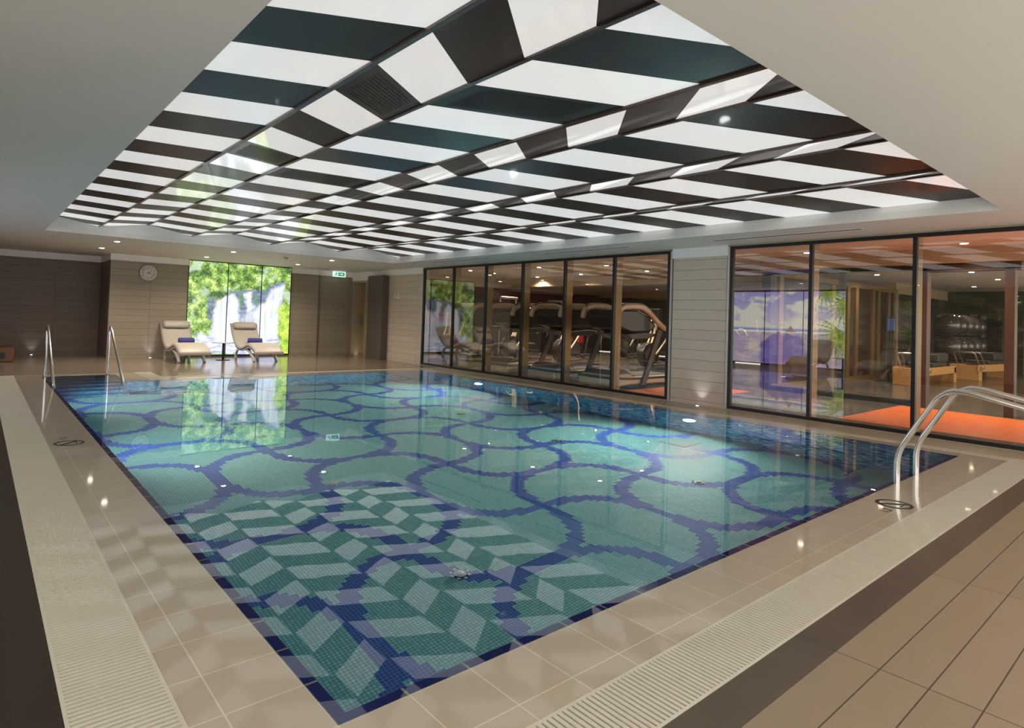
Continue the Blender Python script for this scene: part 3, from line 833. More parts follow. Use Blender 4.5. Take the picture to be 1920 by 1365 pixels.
# ================================================================== loungers, towels, table
def make_lounger(label):
    t = thing('spa_lounger', label, 'lounger', (0, 0, 0))
    # local: head at +y, foot at -y, origin below the middle
    prof = [(1.0, .86), (.92, .74), (.78, .56), (.58, .39), (.36, .295), (.12, .275), (-.10, .315), (-.32, .375), (-.52, .375), (-.76, .31), (-1.0, .20)]
    P = [(p.x, p.y) for p in smooth_path([(a, z, 0) for a, z in prof], 4)]
    b = bm_new(); W = .33
    # padded upholstery with rounded sides
    cross = [(-W, -.045), (-W-.012, 0), (-W+.008, .040), (-W+.05, .055), (0, .060), (W-.05, .055), (W-.008, .040), (W+.012, 0), (W, -.045)]
    rings = []
    for i, p in enumerate(P):
        a, c = Vector(P[max(i-1, 0)]), Vector(P[min(i+1, len(P)-1)]); tt = (c-a).normalized(); n = Vector((tt.y, -tt.x))
        if n.y < 0: n = -n
        e = 1 if 1 < i < len(P)-2 else (.62 if i in (0, len(P)-1) else .9)
        rings.append([b.verts.new((x, p[0]+n.x*h*e, p[1]+n.y*h*e)) for x, h in cross])
    for r0, r1 in zip(rings, rings[1:]):
        for k in range(len(cross)-1): b.faces.new((r0[k], r0[k+1], r1[k+1], r1[k]))
        b.faces.new((r0[-1], r0[0], r1[0], r1[-1]))
    b.faces.new(rings[0]); b.faces.new(rings[-1][::-1])
    up = obj('upholstery', b, mCreamVinyl, t, True)
    # head roll
    b = bm_new()
    for x0, x1 in ((-W+.03, W-.03),):
        pts = [(x0+(x1-x0)*k/10, .90, .79) for k in range(11)]
        rad = [.055 if 0 < k < 10 else .035 for k in range(11)]
        tube(b, pts, .06, 14, rad, (1.0, 1.0))
    for v in b.verts:
        d = v.co-Vector((v.co.x, .90, .79)); al = Vector((0, .62, .78)); v.co += al*d.dot(al)*.9
        v.co += Vector((0, -.045, .035))
    obj('head_cushion', b, mCreamVinyl, up, True)
    # lacquered side rail below the pad
    for s in (-1, 1):
        b = bm_new(); ribbon(b, [(a, z-.045) for a, z in P[6:-1]], .05, s*(W-.045), s*(W-.005)); obj('side_rail', b, mWhiteFrame, t, bevel=.006)
        arch = [(.66, 0), (.64, .10), (.56, .19), (.42, .25), (.22, .275), (0., .27), (-.22, .25), (-.42, .19), (-.60, .10), (-.70, 0)]
        A = [(p.x, p.y) for p in smooth_path([(a, z, 0) for a, z in arch], 3)]
        m_ = len(A)
        b = bm_new(); ribbon(b, A, [.075-.02*math.sin(PI*i/(m_-1)) for i in range(m_)], s*(W-.085), s*(W-.035)); obj('arched_leg', b, mWhiteFrame, t, bevel=.006)
    for y0, z0 in ((.50, .20), (-.50, .15)):
        b = bm_new(); box(b, -W+.06, W-.06, y0, y0+.06, z0, z0+.04); obj('cross_bar', b, mWhiteFrame, t, bevel=.006)
    return t
l1 = make_lounger('cream lounger under the left side of the waterfall picture nearer the clock'); l1.location = (3.81, 15.60, 0)
l1['group'] = 'cream loungers'
l2 = dup(l1, (5.44, 15.50, 0), 0, 'cream lounger right of the small round table before the waterfall picture', 'cream loungers')
dup(l1, (-1.55, 7.75, 0), PI/2*.96, 'cream lounger facing the pool before the beach picture, seen as a reflection', 'cream loungers')
dup(l1, (-1.55, 5.9, 0), PI/2*1.04, 'cream lounger facing the pool off the end of the beach picture, seen as a reflection', 'cream loungers')
def towel(x, y, z, label, rz=0):
    t = thing('rolled_towel', label, 'towel', (x, y, z+.012), rz, 'rolled blue towels')
    b = bm_new(); L = .165; r = .078
    sp_ = []
    for i in range(60):
        a = i/60*2*PI*3.2; rr = .012+(r-.015)*i/60; sp_.append((rr*math.cos(a), rr*math.sin(a)+r))
    cyl(b, (-L, 0, r), r, 2*L, 28, None, 'X'); obj('towel_roll', b, mTowel, t, True, bevel=.015, bseg=3)
    for e0, e1 in ((-L-.006, -L+.002), (L-.002, L+.006)):
        b = bm_new(); ribbon(b, sp_, .007, e0, e1); obj('rolled_end', b, plain('blue_towel_edge', (.10, .11, .36), .9), t)
towel(3.93, 15.93, .352, 'rolled blue towel lying on the left lounger nearer the clock', .06)
towel(5.53, 15.83, .352, 'rolled blue towel lying on the lounger right of the small table', -.5)
def side_table(x, y, label):
    t = thing('side_table', label, 'table', (x, y, 0))
    b = bm_new(); cyl(b, (0, 0, .415), .27, .016, 40); obj('tabletop', b, mGlassTop, t, True, bevel=.004)
    b = bm_new(); cyl(b, (0, 0, .012), .028, .40, 20); obj('pedestal', b, mTableDark, t, True)
    b = bm_new(); cyl(b, (0, 0, 0), .17, .014, 36, .155); obj('base', b, mTableDark, t, True)
mGlassTop = plain('frosted_top', (.38, .42, .36), .2, coat=.6)
side_table(4.66, 15.50, 'small round pedestal table between the two loungers')
side_table(-1.5, 6.85, 'small round pedestal table between loungers at the beach picture, seen as a reflection')

# ================================================================== handrails and ladder
def handrail(x, label):
    t = thing('pool_handrail', label, 'handrail', (x, 12.80, 0), 0, 'handrails at the pool steps')
    pts = fillet([(0, 0, 0), (0, -.0, .80), (0, -.06, .872), (0, -.20, .80), (0, -1.32, .10), (0, -1.62, -.10), (0, -1.66, -.9)], .10, 6)
    b = bm_new(); tube(b, pts, .021, 16); obj('rail_tube', b, mSteel, t, True)
    b = bm_new(); cyl(b, (0, 0, 0), .05, .012, 24, .042); obj('floor_flange', b, mSteel, t, True)
handrail(.955, 'steel handrail at the pool steps nearest the dark deck')
handrail(1.875, 'steel handrail at the pool steps below the wall clock')
t = thing('pool_ladder', 'steel pool ladder with two tall bent rails at the near right corner', 'ladder', (5.88, 1.709, 0))
for dx in (0, .49):
    pts = fillet([(dx, .0, -1.0), (dx, 0, .255), (dx, -.27, .735), (dx, -.36, .80), (dx, -.47, .795), (dx, -1.05, .66), (dx, -1.18, .60), (dx, -1.24, 0)], .11, 7)
    b = bm_new(); tube(b, pts, .0225, 18); lr = obj('ladder_rail', b, mSteel, t, True)
    b = bm_new(); cyl(b, (dx, -1.24, 0), .05, .012, 24, .042); obj('floor_flange', b, mSteel, lr, True)
for k in range(4):
    z = -.22-.24*k
    b = bm_new(); box(b, .0, .49, -.045, .045, z-.012, z+.012); obj('ladder_step', b, mSteelDull, t, bevel=.004)

# ================================================================== markings on the coping
def no_dive(x, y, rz, label, r=.118):
    t = thing('no_diving_sign', label, 'floor sign', (x, y, 0.0), rz, 'no diving discs set in the coping')
    b = bm_new(); n = 48
    for i in range(n):
        a0, a1 = 2*PI*i/n, 2*PI*(i+1)/n
        quad(b, [(r*.80*math.cos(a0), r*.80*math.sin(a0), .001), (r*math.cos(a0), r*math.sin(a0), .001), (r*math.cos(a1), r*math.sin(a1), .001), (r*.80*math.cos(a1), r*.80*math.sin(a1), .001)])
    a = math.radians(-45); d = Vector((math.cos(a), math.sin(a), 0)); s = Vector((-d.y, d.x, 0))*r*.11; z = Vector((0, 0, .0013))
    quad(b, [-d*r*.9-s+z, d*r*.9-s+z, d*r*.9+s+z, -d*r*.9+s+z]); obj('ring_and_bar', b, mInk, t)
    b = bm_new(); zz = .0015
    # diving figure: head, body, arms, legs
    for i in range(14):
        a0, a1 = 2*PI*i/14, 2*PI*(i+1)/14; cx_, cy_, h = r*.18, -r*.12, r*.10
        b.faces.new([b.verts.new(p) for p in ((cx_, cy_, zz), (cx_+h*math.cos(a0), cy_+h*math.sin(a0), zz), (cx_+h*math.cos(a1), cy_+h*math.sin(a1), zz))])
    for p, q, w0, w1 in (((-.05, .1), (.12, -.05), .09, .06), ((-.05, .1), (-.35, .42), .075, .035), ((.02, .02), (.30, -.34), .03, .02), ((-.45, -.45), (.45, -.45), .035, .035)):
        p, q = Vector((*p, 0))*r, Vector((*q, 0))*r; d = (q-p).normalized(); s = Vector((-d.y, d.x, 0))
        quad(b, [p-s*w0*r+Vector((0, 0, zz)), q-s*w1*r+Vector((0, 0, zz)), q+s*w1*r+Vector((0, 0, zz)), p+s*w0*r+Vector((0, 0, zz))])
    obj('diving_figure', b, mInk, t)
no_dive(.694, 6.60, math.radians(90), 'black no diving disc on the coping beside the long left grate')
no_dive(5.16, 1.512, 0, 'black no diving disc on the coping left of the steel ladder')
for x, y, rz, lb in ((.672, 6.84, PI/2, 'small black depth mark beyond the no diving disc on the left coping'), (4.93, 1.49, 0, 'small black depth mark left of the no diving disc by the ladder')):
    o = text_obj('depth_mark', '1.3', .085, mInk, None, (x, y, .001), (0, 0, rz), .0002); tag(o, lb, 'floor sign')

# depth figures on the pale wall
o = text_obj('depth_numeral', '1.3', .21, plain('pale_letter', (.80, .76, .66), .35), None, (XW-.010, 14.18, 1.74), (PI/2, 0, -PI/2), .006)
tag(o, 'raised pale 1.3 figures on the tiled wall beside the dark panel', 'sign')

# exit sign
t = thing('exit_sign', 'green and white running man exit sign hanging below the ceiling near the corner', 'exit sign', (8.07, 16.40, 2.36))
def _exit():
    return glow('exit_white', (.80, 1, .88), .95), glow('exit_green', (.02, .42, .20), .8)
mEx, mEg = _exit()
b = bm_new(); box(b, -.2, .2, -.02, .02, -.085, .075); obj('sign_box', b, mEx, t)
b = bm_new()
box(b, -.04, .16, -.024, -.020, -.055, .045)          # door and arrow field
gf = obj('green_field', b, mEg, t)
b = bm_new()
prism(b, [(-.01, -.012), (.07, -.012), (.07, -.035), (.12, -.003), (.07, .029), (.07, .006), (-.01, .006)], -.0265, -.0245, 'Y'); obj('arrow', b, mEx, gf)
b = bm_new(); cyl(b, (-.09, -.024, .040), .014, .003, 14, None, 'Y')
for p, q, wd in (((-.095, .02), (-.11, -.02), .012), ((-.11, -.02), (-.085, -.055), .007), ((-.11, -.02), (-.145, -.05), .007), ((-.095, .018), (-.06, -.002), .006), ((-.095, .018), (-.135, .01), .006)):
    p, q = Vector((p[0], 0, p[1])), Vector((q[0], 0, q[1])); d = (q-p).normalized(); s = Vector((-d.z, 0, d.x))*wd
    vs = [p-s, q-s, q+s, p+s]; b.faces.new([b.verts.new(v+Vector((0, -.0225, 0))) for v in vs])
obj('running_figure', b, mEg, t)
b = bm_new(); box(b, -.012, .012, -.012, .012, .075, CZ-2.36); obj('hanger', b, mTrimWhite, t)

# low reddish bench at the far left
t = thing('wooden_bench', 'low rounded red-brown wooden bench end on the deck at the far left', 'bench', (0, 0, 0))
b = bm_new(); prism(b, [(.62, .0), (.66, .04), (.66, .26), (.62, .30), (-.7, .30), (-.7, .0)], 15.95, 16.40, 'Y'); obj('bench_body', b, mWoodRed, t, bevel=.02)
b = bm_new(); box(b, -.6, .5, 15.93, 15.952, .07, .20); obj('front_slot', b, mInk, t)

# ================================================================== gym behind the glass
GX = XW+.20
b = bm_new(); box(b, GX, 25.2, YN, 16.9, -.06, 0); struct('floor.005', b, mGymFloor, 'grey-brown floor of the gym')
b = bm_new(); box(b, XW+.15, 25.2, YN, 16.9, GZ, GZ+.1); struct('ceiling.002', b, mGymCeil, 'warm ceiling of the gym')
b = bm_new(); box(b, 9.2, 20.1, YB, YB+.15, 1.02, 2.30); struct('wall_gym', b, mRedWall, 'dark red end wall of the gym')
b = bm_new(); box(b, 9.2, 20.1, YB, YB+.15, 0, 1.02); struct('wall_gym.006', b, mGreyGym, 'charcoal strip added low on the gym end wall to stand for dark machines')  # dark strip added below the red in place of dark machines
b = bm_new(); box(b, GX+.02, 20.1, YB-.25, YB+.15, 2.30, GZ); box(b, 11.98, 12.32, YN, 5.9, 2.37, GZ); box(b, 14.2, 14.6, 6.05, YB-.25, 2.32, GZ)
struct('trim_5', b, mGymWall, 'beige bulkheads of the gym ceiling')
b = bm_new(); box(b, 25.1, 25.2, YN, 5.9, 0, GZ); struct('wall_gym.002', b, mDarkMirror)
b = bm_new(); box(b, 20.0, 25.2, 5.9, 6.0, 0, GZ+.05); struct('wall_gym.004', b, mGymWall)
b = bm_new(); box(b, XW, XW+.16, YN, 16.9, CZ+.08, GZ+.06); box(b, 4.06, 6.76, YB+.04, YB+.12, -.05, CZ+.1); struct('wall_gym.005', b, mWhiteBand)
b = bm_new(); box(b, 20.0, 20.1, 6.0, YB, 2.22, GZ); struct('wall_gym.003', b, mGymWall)
b = bm_new(); box(b, 20.0, 20.06, 6.0, YB-.01, .02, 2.22)
tag(obj('wall_mirror', b, mMirror), 'large greenish mirror covering the far side of the treadmill room', 'mirror')
b = bm_new(); box(b, 20.2, 25.0, 5.80, 5.88, .1, 2.30)
tag(obj('wall_mirror', b, mDarkMirror), 'dark greenish mirror behind the dark exercise balls', 'mirror')
# orange mats
b = bm_new(); vs = [(9.35, YN), (11.6, YN), (12.0, 3.45), (9.35, 3.45)]; prism(b, vs, 0.0, .006, 'Z')
tag(obj('floor_mat', b, mOrange), 'large orange floor mat behind the studio glass', 'mat', 'orange floor mats')
b = bm_new(); box(b, 9.0, 11.4, 5.75, 6.95, 0, .006)
tag(obj('floor_mat', b, mOrange), 'orange floor mat beside the nearest treadmill', 'mat', 'orange floor mats')
# glazed partition between mats and studio at x 12.2
t = thing('glass_partition', 'dark framed glass partition between orange mat and studio', 'partition', (12.2, 0, 0))
b = bm_new(); box(b, -.04, .04, 3.26, 5.85, 0, .09); box(b, -.04, .04, 3.26, 5.85, 2.30, 2.37)
for y in (3.30, 4.45, 5.80): box(b, -.05, .05, y-.05, y+.05, 0, 2.37)
obj('partition_frame', b, mBlack, t)
b = bm_new(); quad(b, [(0, 3.3, .09), (0, 5.8, .09), (0, 5.8, 2.3), (0, 3.3, 2.3)]); obj('glass_pane', b, mGlassInner, t)
# wooden portal
t = thing('wooden_portal', 'open red-brown wooden doorway into the studio with the balls', 'doorway', (12.15, 0, 0))
for y in (3.17, 2.06):
    b = bm_new(); box(b, -.10, .10, y-.06, y+.06, 0, 2.30); obj('portal_post', b, mWoodPortal, t, bevel=.005)
b = bm_new(); box(b, -.10, .10, 1.93, 3.24, 2.24, 2.36); obj('portal_header', b, mWoodPortal, t, bevel=.005)
t = thing('glass_partition', 'dark framed glass partition right of the wooden doorway', 'partition', (12.2, 0, 0))
b = bm_new(); box(b, -.04, .04, YN+.05, 1.84, 0, .09); box(b, -.04, .04, YN+.05, 1.84, 2.30, 2.37)
for y in (.4, -1.): box(b, -.05, .05, y-.04, y+.04, 0, 2.37)
obj('partition_frame', b, mBlack, t)
b = bm_new(); quad(b, [(0, YN+.05, .09), (0, 1.8, .09), (0, 1.8, 2.3), (0, YN+.05, 2.3)]); obj('glass_pane', b, mGlassInner, t)
# panelled wall along X at y 5.9
t = thing('panelled_divider', 'bronze framed wall of dark doors running back through the studio', 'partition', (0, 5.9, 0))
b = bm_new(); box(b, 12.3, 20.0, 0, .1, 0, 2.37); obj('divider_core', b, plain('divider_veneer', (.045, .026, .018), .18, coat=.5, var=.2), t)
for x in (12.9, 14.5, 15.6, 16.5, 17.05, 18.2, 18.6, 19.4, 19.9):
    b = bm_new(); box(b, x-.09, x+.09, -.03, 0, 0.08, 2.30); obj('bronze_post', b, mBronze, t)
b = bm_new(); box(b, 12.3, 20.0, -.05, 0, 2.30, 2.42); box(b, 12.3, 20.0, -.05, 0, 0, .08); obj('bronze_rail', b, mBronze, t)

# gym downlights
GL = [(11.165, 14.18), (12.2, 14.32), (11.35, 11.5), (13.95, 14.2), (11.77, 9.6), (13.68, 12.1), (12.27, 7.5), (13.56, 9.7), (17., 11.97), (17.0, 14.1),
      (17.0, 8.2), (11.5, 4.8), (12.6, 4.9), (11.45, 2.5), (12.75, 2.56), (16.9, 3.55), (19.4, 3.55), (15.15, 2.5), (22.2, 4.6), (22.2, 2.0), (16.9, 5.4),
      (15.5, 4.8), (11.4, -.2), (13.6, .4), (18.8, 1.0)]
for i, (x, y) in enumerate(GL):
    room = 'treadmill room' if y > 5.9 else 'studio'
    downlight(x, y, GZ, GYM_W*(1.2 if y < 5.9 and x < 13 else .7 if y < 5.9 else 2.), 'warm sparkling downlight in the ceiling of the '+room+' behind the glass', 'downlights of the '+room, r=.05)

# ---- treadmills: origin at front floor centre; the runner's end lies along +x
def make_treadmill(label):
    t = thing('treadmill', label, 'treadmill', (0, 0, 0), 0, 'treadmills facing the pool')
    W = .40
    b = bm_new(); prism(b, [(0, .03), (.02, .20), (.10, .25), (.55, .27), (.72, .20), (2.05, .20), (2.10, .16), (2.10, .05), (.6, .05), (.3, .03)], -W, W, 'Y')
    obj('deck_body', b, mBeigeGym, t, bevel=.03, bseg=3)
    b = bm_new(); ribbon(b, [(0.0, .20), (.10, .19), (.6, .165), (.75, .165), (2.09, .165)], .045, -W-.012, W+.012, 'Y'); obj('dark_skirt', b, mDarkGym, t, bevel=.005)
    b = bm_new(); box(b, .76, 2.06, -.26, .26, .2, .212); obj('running_belt', b, mBlackPad, t)
    b = bm_new(); prism(b, [(.08, .25), (.2, .33), (.45, .34), (.68, .24), (.55, .25)], -W+.03, W-.03, 'Y'); obj('motor_hood', b, mGreyGym, t, bevel=.02)
    for s in (-1, 1):
        b = bm_new(); prism(b, [(.86, .03), (1.0, .03), (1.52, 1.10), (1.36, 1.12)], s*(W+.03)-.03, s*(W+.03)+.03, 'Y')
        obj('upright', b, mGreyGym, t, bevel=.015)
        top = smooth_path([(.10, 0, 1.30), (.15, 0, 1.45), (.30, 0, 1.53), (.55, 0, 1.55), (.85, 0, 1.54), (1.10, 0, 1.44), (1.35, 0, 1.28), (1.65, 0, 1.14), (1.95, 0, 1.08)], 4)
        n = len(top)
        b = bm_new(); ribbon(b, [(p.x, p.z) for p in top], [.05+.06*math.sin(PI*min(1, (i+6)/(n+6))) for i in range(n)], s*(W+.02)-.045, s*(W+.02)+.045, 'Y')
        wh = obj('wing_handrail', b, mBeigeGym, t, bevel=.025, bseg=3)
        b = bm_new(); ribbon(b, [(p.x, p.z+.06) for p in top[5:-2]], .018, s*(W+.02)-.03, s*(W+.02)+.03, 'Y'); obj('grip', b, mDarkGym, wh)
    b = bm_new(); prism(b, [(.12, 1.34), (.22, 1.48), (.80, 1.50), (1.1, 1.40), (1.42, 1.18), (1.2, 1.06), (.62, 1.04), (.28, 1.12)], -W+.02, W-.02, 'Y')
    cs = obj('console_shell', b, mDarkGym, t, bevel=.04, bseg=3)
    b = bm_new(); prism(b, [(.42, 1.02), (.62, .92), (1.15, .94), (1.42, 1.0), (1.42, 1.03), (1.0, 1.06)], -W, W, 'Y'); obj('console_tray', b, mGreyGym, t, bevel=.015)
    s_ = bm_new(); quad(s_, [(1.08, -.17, 1.20), (1.08, .17, 1.20), (.93, .17, 1.44), (.93, -.17, 1.44)])
    bmesh.ops.translate(s_, verts=s_.verts, vec=(.06, 0, .04)); obj('console_screen', s_, mScreen, cs)
    b = bm_new(); tube(b, [(1.18, -W, 1.0), (1.18, W, 1.0)], .018, 8); obj('front_bar', b, mDarkGym, t)
    return t
tm = make_treadmill('treadmill nearest the pale pier, beside the orange mat'); tm.location = (9.08, 7.62, 0)
for y, lb in ((9.07, 'second treadmill from the pale pier'), (10.52, 'third treadmill from the pale pier'),
              (11.97, 'farthest treadmill of the row, behind the mirrored lounger')):
    dup(tm, (9.08, y, 0), 0, lb)

# ---- elliptical trainers
def make_elliptical(label):
    t = thing('elliptical_trainer', label, 'elliptical trainer', (0, 0, 0), 0, 'elliptical trainers')
    b = bm_new(); box(b, -.9, .9, -.05, .05, .03, .10); box(b, -.9, -.8, -.3, .3, 0, .07); box(b, .8, .9, -.3, .3, 0, .07); obj('base_frame', b, mGreyGym, t, bevel=.01)
    b = bm_new(); cyl(b, (-.55, -.10, .42), .32, .20, 28, None, 'Y'); obj('drive_housing', b, mDarkGym, t, True, bevel=.02)
    b = bm_new(); cyl(b, (-.55, -.12, .42), .20, .24, 24, None, 'Y'); obj('housing_cap', b, mGreyGym, t, True)
    b = bm_new(); tube(b, smooth_path([(-.45, 0, .6), (-.30, 0, 1.0), (-.28, 0, 1.40)]), .045, 10); obj('mast', b, mBeigeGym, t, True)
    b = bm_new(); box(b, -.34, -.25, -.17, .17, 1.36, 1.62); cs = obj('console', b, mDarkGym, t, bevel=.02)
    b = bm_new(); quad(b, [(-.245, -.13, 1.40), (-.245, .13, 1.40), (-.245, .13, 1.59), (-.245, -.13, 1.59)]); obj('screen', b, mScreen, cs)
    for s in (-1, 1):
        b = bm_new(); tube(b, smooth_path([(-.50, s*.22, .45), (-.15, s*.28, .9), (-.12, s*.30, 1.25), (-.02, s*.27, 1.5)]), .022, 8); obj('swing_arm', b, mBeigeGym, t, True)
        b = bm_new(); tube(b, [(-.55, s*.20, .30+s*.12), (.55, s*.20, .20)], .028, 8); obj('pedal_bar', b, mGreyGym, t, True)
        b = bm_new(); box(b, .05, .42, s*.20-.07, s*.20+.07, .27, .33); obj('foot_pedal', b, mDarkGym, t, bevel=.015)
    return t
el = make_elliptical('elliptical trainer behind the farthest treadmill'); el.location = (12.6, 13.3, 0)
for x, y, rz, lb in ((12.7, 11.4, .1, 'elliptical trainer between the two farther treadmills'), (13.9, 9.4, -.1, 'elliptical trainer behind the second treadmill'),
                     (17.2, 12.9, .2, 'elliptical trainer farther back before the red wall'), (10.6, 14.0, .3, 'elliptical trainer closest to the window by the pale wall')):
    dup(el, (x, y, 0), rz, lb)
# ---- exercise bikes
def make_bike(label):
    t = thing('exercise_bike', label, 'exercise bike', (0, 0, 0), 0, 'exercise bikes')
    b = bm_new(); box(b, -.55, -.47, -.25, .25, 0, .07); box(b, .47, .55, -.25, .25, 0, .07); box(b, -.5, .5, -.04, .04, .04, .10); obj('base_frame', b, mGreyGym, t, bevel=.01)
    b = bm_new(); cyl(b, (-.28, -.04, .38), .26, .08, 28, None, 'Y'); obj('flywheel', b, mSteelDull, t, True)
    b = bm_new(); tube(b, [(.15, 0, .1), (.32, 0, .85)], .035, 10); tube(b, [(-.05, 0, .1), (-.35, 0, 1.05)], .035, 10); obj('posts', b, mDarkGym, t, True)
    b = bm_new(); sph(b, (.33, 0, .90), .16, 16, (1., .75, .35)); obj('saddle', b, mBlackPad, t, True)
    b = bm_new(); tube(b, smooth_path([(-.30, -.24, 1.15), (-.45, -.22, 1.08), (-.38, 0, 1.06), (-.45, .22, 1.08), (-.30, .24, 1.15)]), .018, 8); obj('handlebar', b, mBlackPad, t, True)
    b = bm_new(); box(b, -.47, -.43, -.12, .12, 1.15, 1.33); obj('console', b, mDarkGym, t, bevel=.01)
    return t
bk = make_bike('exercise bike behind the nearest treadmill'); bk.location = (13.6, 8.2, 0)
for x, y, rz, lb in ((15.6, 9.0, 0, 'exercise bike beside the weight machine'), (15.4, 11.0, .2, 'exercise bike seen between second and third treadmills'),
                     (14.2, 12.5, -.2, 'exercise bike before the red wall')):
    dup(bk, (x, y, 0), rz, lb)
# ---- weight machine
def make_stack(label):
    t = thing('weight_machine', label, 'weight machine', (0, 0, 0), 0, 'weight machines')
    b = bm_new(); box(b, -.32, .32, -.30, .30, 0, 1.32); obj('stack_cover', b, mDarkGym, t, bevel=.04, bseg=3)
    b = bm_new(); box(b, -.34, -.30, -.08, .08, .08, 1.2); box(b, .30, .34, -.1, .1, .08, 1.2); obj('cover_strip', b, mGreyGym, t)
    for s in (-1, 1):
        b = bm_new(); tube(b, [(-.05, s*.34, .05), (-.05, s*.34, 1.9)], .03, 10); obj('guide_post', b, mSteelDull, t, True)
        b = bm_new(); tube(b, smooth_path([(-.3, s*.30, 1.0), (-.8, s*.42, 1.1), (-1.1, s*.34, .8)]), .025, 8); obj('press_arm', b, mBeigeGym, t, True)
    b = bm_new(); box(b, -.1, 0, -.38, .38, 1.86, 1.94); obj('top_beam', b, mSteelDull, t, bevel=.01)
    b = bm_new(); box(b, -1.2, -.8, -.18, .18, .42, .50); obj('seat_pad', b, mBlackPad, t, bevel=.03)
    b = bm_new(); box(b, -.78, -.70, -.15, .15, .55, 1.15); obj('back_pad', b, mBlackPad, t, bevel=.03)
    b = bm_new(); box(b, -1.1, -.3, -.05, .05, .02, .10); box(b, -1.03, -.97, -.03, .03, .1, .42); obj('seat_frame', b, mSteelDull, t)
    for k in range(3):
        b = bm_new(); box(b, -.345, -.338, .14, .24, .70+k*.11, .78+k*.11); obj('instruction_plate', b, mGreyGym, t)
    return t
st = make_stack('tall charcoal weight machine behind the nearest treadmill'); st.location = (12.6, 7.15, 0)
for x, y, rz, lb in ((15.9, 15.3, PI/2, 'weight machine turned sideways before the red wall'), (13.3, 14.9, PI/2, 'weight machine at the left part of the red wall'),
                     (18.3, 13.8, .4, 'weight machine deep in the room near the mirror'), (18.0, 10.2, 0, 'weight machine far back between the treadmill wings')):
    dup(st, (x, y, 0), rz, lb)
# wide framed rack with red seats
t = thing('exercise_station', 'training station with two upright red pads seen between second and third treadmills', 'training station', (15.2, 13.6, 0))
for s in (-1, 1):
    b = bm_new(); box(b, s*.24-.13, s*.24+.13, -.04, .04, .50, 1.12); obj('red_pad', b, mRedPad, t, bevel=.03)
    b = bm_new(); tube(b, [(s*.45, .1, 0), (s*.45, .1, 1.75)], .035, 10); obj('upright', b, mDarkGym, t, True)
b = bm_new(); tube(b, [(-.45, .1, 1.75), (.45, .1, 1.75)], .035, 10); tube(b, [(-.5, .1, .3), (.5, .1, .3)], .03, 8); obj('cross_bar', b, mDarkGym, t, True)
# screens on the far wall
for x, z, lb in ((13.6, 1.75, 'dark wall screen at the left of the red wall'), (11.2, 1.72, 'dark wall screen on the red wall behind the farthest treadmill')):
    t = thing('wall_screen', lb, 'television', (x, YB-.02, z), 0, 'wall screens')
    b = bm_new(); box(b, -.55, .55, -.04, .018, -.32, .32); obj('screen_case', b, mBlack, t, bevel=.008)
    b = bm_new(); quad(b, [(-.52, -.042, -.29), (.52, -.042, -.29), (.52, -.042, .29), (-.52, -.042, .29)]); obj('screen_face', b, mDarkGym, t)

# ---- exercise balls on their rack
t = thing('ball_rack', 'black three tier rack carrying the exercise balls', 'rack', (0, 0, 0))
RKY = 4.92
for z in (1.06, .46, .0):
    b = bm_new(); 
    for s in (-1, 1): tube(b, [(20.6, RKY+s*.16, z+.06), (24.4, RKY+s*.16, z+.06)], .018, 8)
    obj('rack_rail', b, mDarkGym, t, True)
for x in (20.55, 24.45):
    b = bm_new(); box(b, x-.03, x+.03, RKY+.22, RKY+.30, 0, 1.9); box(b, x-.03, x+.03, RKY-.25, RKY+.25, 1.03, 1.08); box(b, x-.03, x+.03, RKY-.25, RKY+.25, .43, .48); obj('rack_post', b, mDarkGym, t)
bb = None
for zi, z in enumerate((1.47, .87, .25)):
    for k in range(5):
        x = 20.98+.72*k+(0 if zi != 1 else .12)
        lb = ('%s exercise ball of the %s tier counted from the doorway side' % (['first', 'second', 'third', 'fourth', 'fifth'][k], ['top', 'middle', 'bottom'][zi]))
        if bb is None:
            b = bm_new(); sph(b, (0, 0, 0), .32, 32); bb = obj('exercise_ball', b, mBall, smooth=True); o = bb
        else: o = bb.copy(); C.objects.link(o)
        o.location = (x, RKY, z); o.scale = (1, 1, 1) if zi < 2 else (.66, .66, .66); tag(o, 'dark glossy '+lb, 'exercise ball', 'exercise balls on the rack')
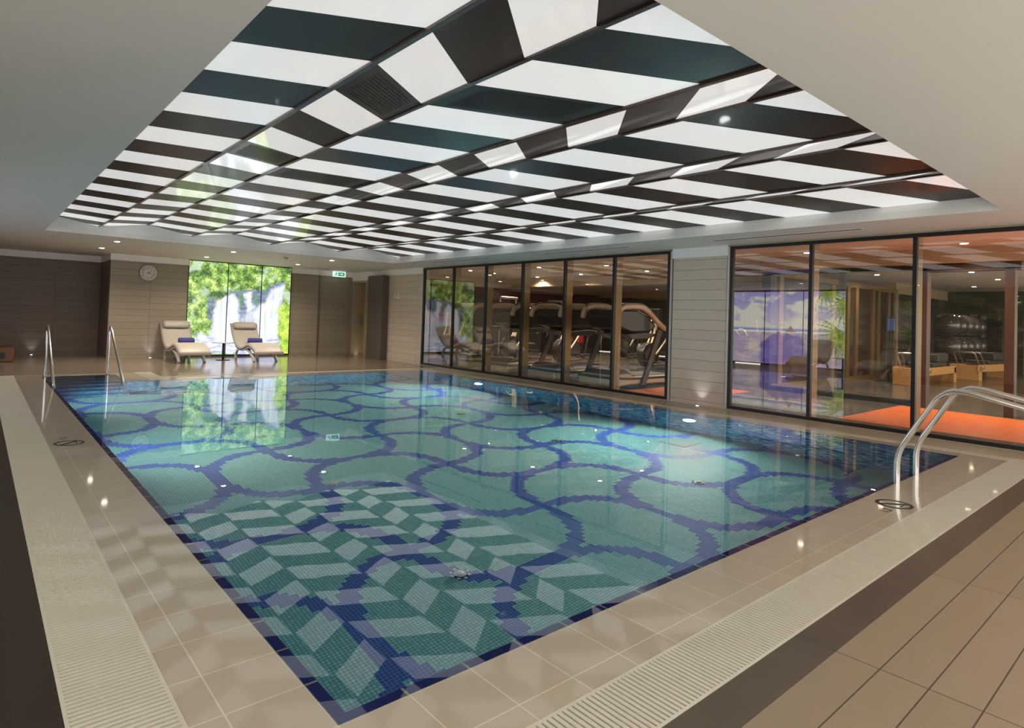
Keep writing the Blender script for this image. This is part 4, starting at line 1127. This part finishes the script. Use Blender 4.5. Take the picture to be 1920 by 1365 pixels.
# ---- reformers
def make_reformer(label):
    t = thing('pilates_reformer', label, 'reformer bench', (0, 0, 0), 0, 'maple reformer benches')
    L = 2.5
    for s in (-1, 1):
        b = bm_new(); box(b, 0, L, s*.31-.02, s*.31+.02, .24, .42); obj('side_rail', b, mMaple, t, bevel=.008)
        b = bm_new(); cyl(b, (.30, s*.33, .36), .05, .02*s, 20, None, 'Y'); obj('rail_knob', b, mSteel, t, True)
    for x in (.03, L-.18):
        b = bm_new(); box(b, x, x+.2, -.33, .33, 0, .40); obj('end_leg', b, mMaple, t, bevel=.01)
    b = bm_new(); box(b, .85, 1.9, -.27, .27, .43, .52); obj('carriage', b, mBlackPad, t, bevel=.02)
    b = bm_new(); box(b, 1.25, 2.1, -.26, .26, .52, .74); obj('box_pad', b, mBlackPad, t, bevel=.04)
    for x0 in (.28, .62):
        b = bm_new(); tube(b, fillet([(x0, -.24, .42), (x0-.30, -.24, .74), (x0-.30, .24, .74), (x0, .24, .42)], .05), .02, 8); obj('foot_bar', b, mSteelDull, t, True)
    return t
rf = make_reformer('maple reformer bench before the exercise balls seen through the wooden doorway'); rf.location = (20.4, 4.42, 0); rf.rotation_euler.z = -.13
dup(rf, (16.6, 4.62, 0), 0.0, 'maple reformer bench cut off by the left post of the wooden doorway')
# mirror wall with curtains beside the balls
t = thing('studio_curtain', 'brown pleated curtain panels at the right of the ball rack', 'curtain', (24.9, 3.2, 0))
for y0, y1 in ((3.62, 3.92), (4.12, 4.42)):
    b = bm_new(); pts = [(24.9-24.9+.05*math.sin(k*1.3), (y0-3.2)+(y1-y0)*k/24) for k in range(25)]
    ribbon(b, pts, .012, .02, 2.1, 'Z'); obj('curtain_panel', b, plain('brown_curtain', (.20, .11, .05), .8), t, True)
# sack of balls on the studio floor, screen stand
t = thing('toy_ball_net', 'bundle of red and blue striped balls lying on the studio floor', 'ball bundle', (18.5, 5.35, 0))
for k, (dx, dy, m_) in enumerate(((0, 0, mRedPad), (.30, .06, mTowel), (.62, -.02, mRedPad), (.3, -.22, mMaple))):
    b = bm_new(); sph(b, (dx, dy, .15), .15, 18); obj('striped_ball', b, m_, t, True)
t = thing('screen_stand', 'dark screen on a stand beside the black window post', 'television', (17.2, 5.2, 0))
b = bm_new(); box(b, -.30, .30, -.03, .03, 1.22, 1.60); obj('screen_case', b, mBlack, t, bevel=.01)
b = bm_new(); quad(b, [(-.26, -.032, 1.27), (.26, -.032, 1.27), (.26, -.032, 1.55), (-.26, -.032, 1.55)]); obj('screen_face', b, glow('screen_dim', (.12, .16, .4), .5), t)
b = bm_new(); box(b, -.04, .04, -.03, .03, .03, 1.22); box(b, -.25, .25, -.2, .2, 0, .03); obj('stand', b, mDarkGym, t)
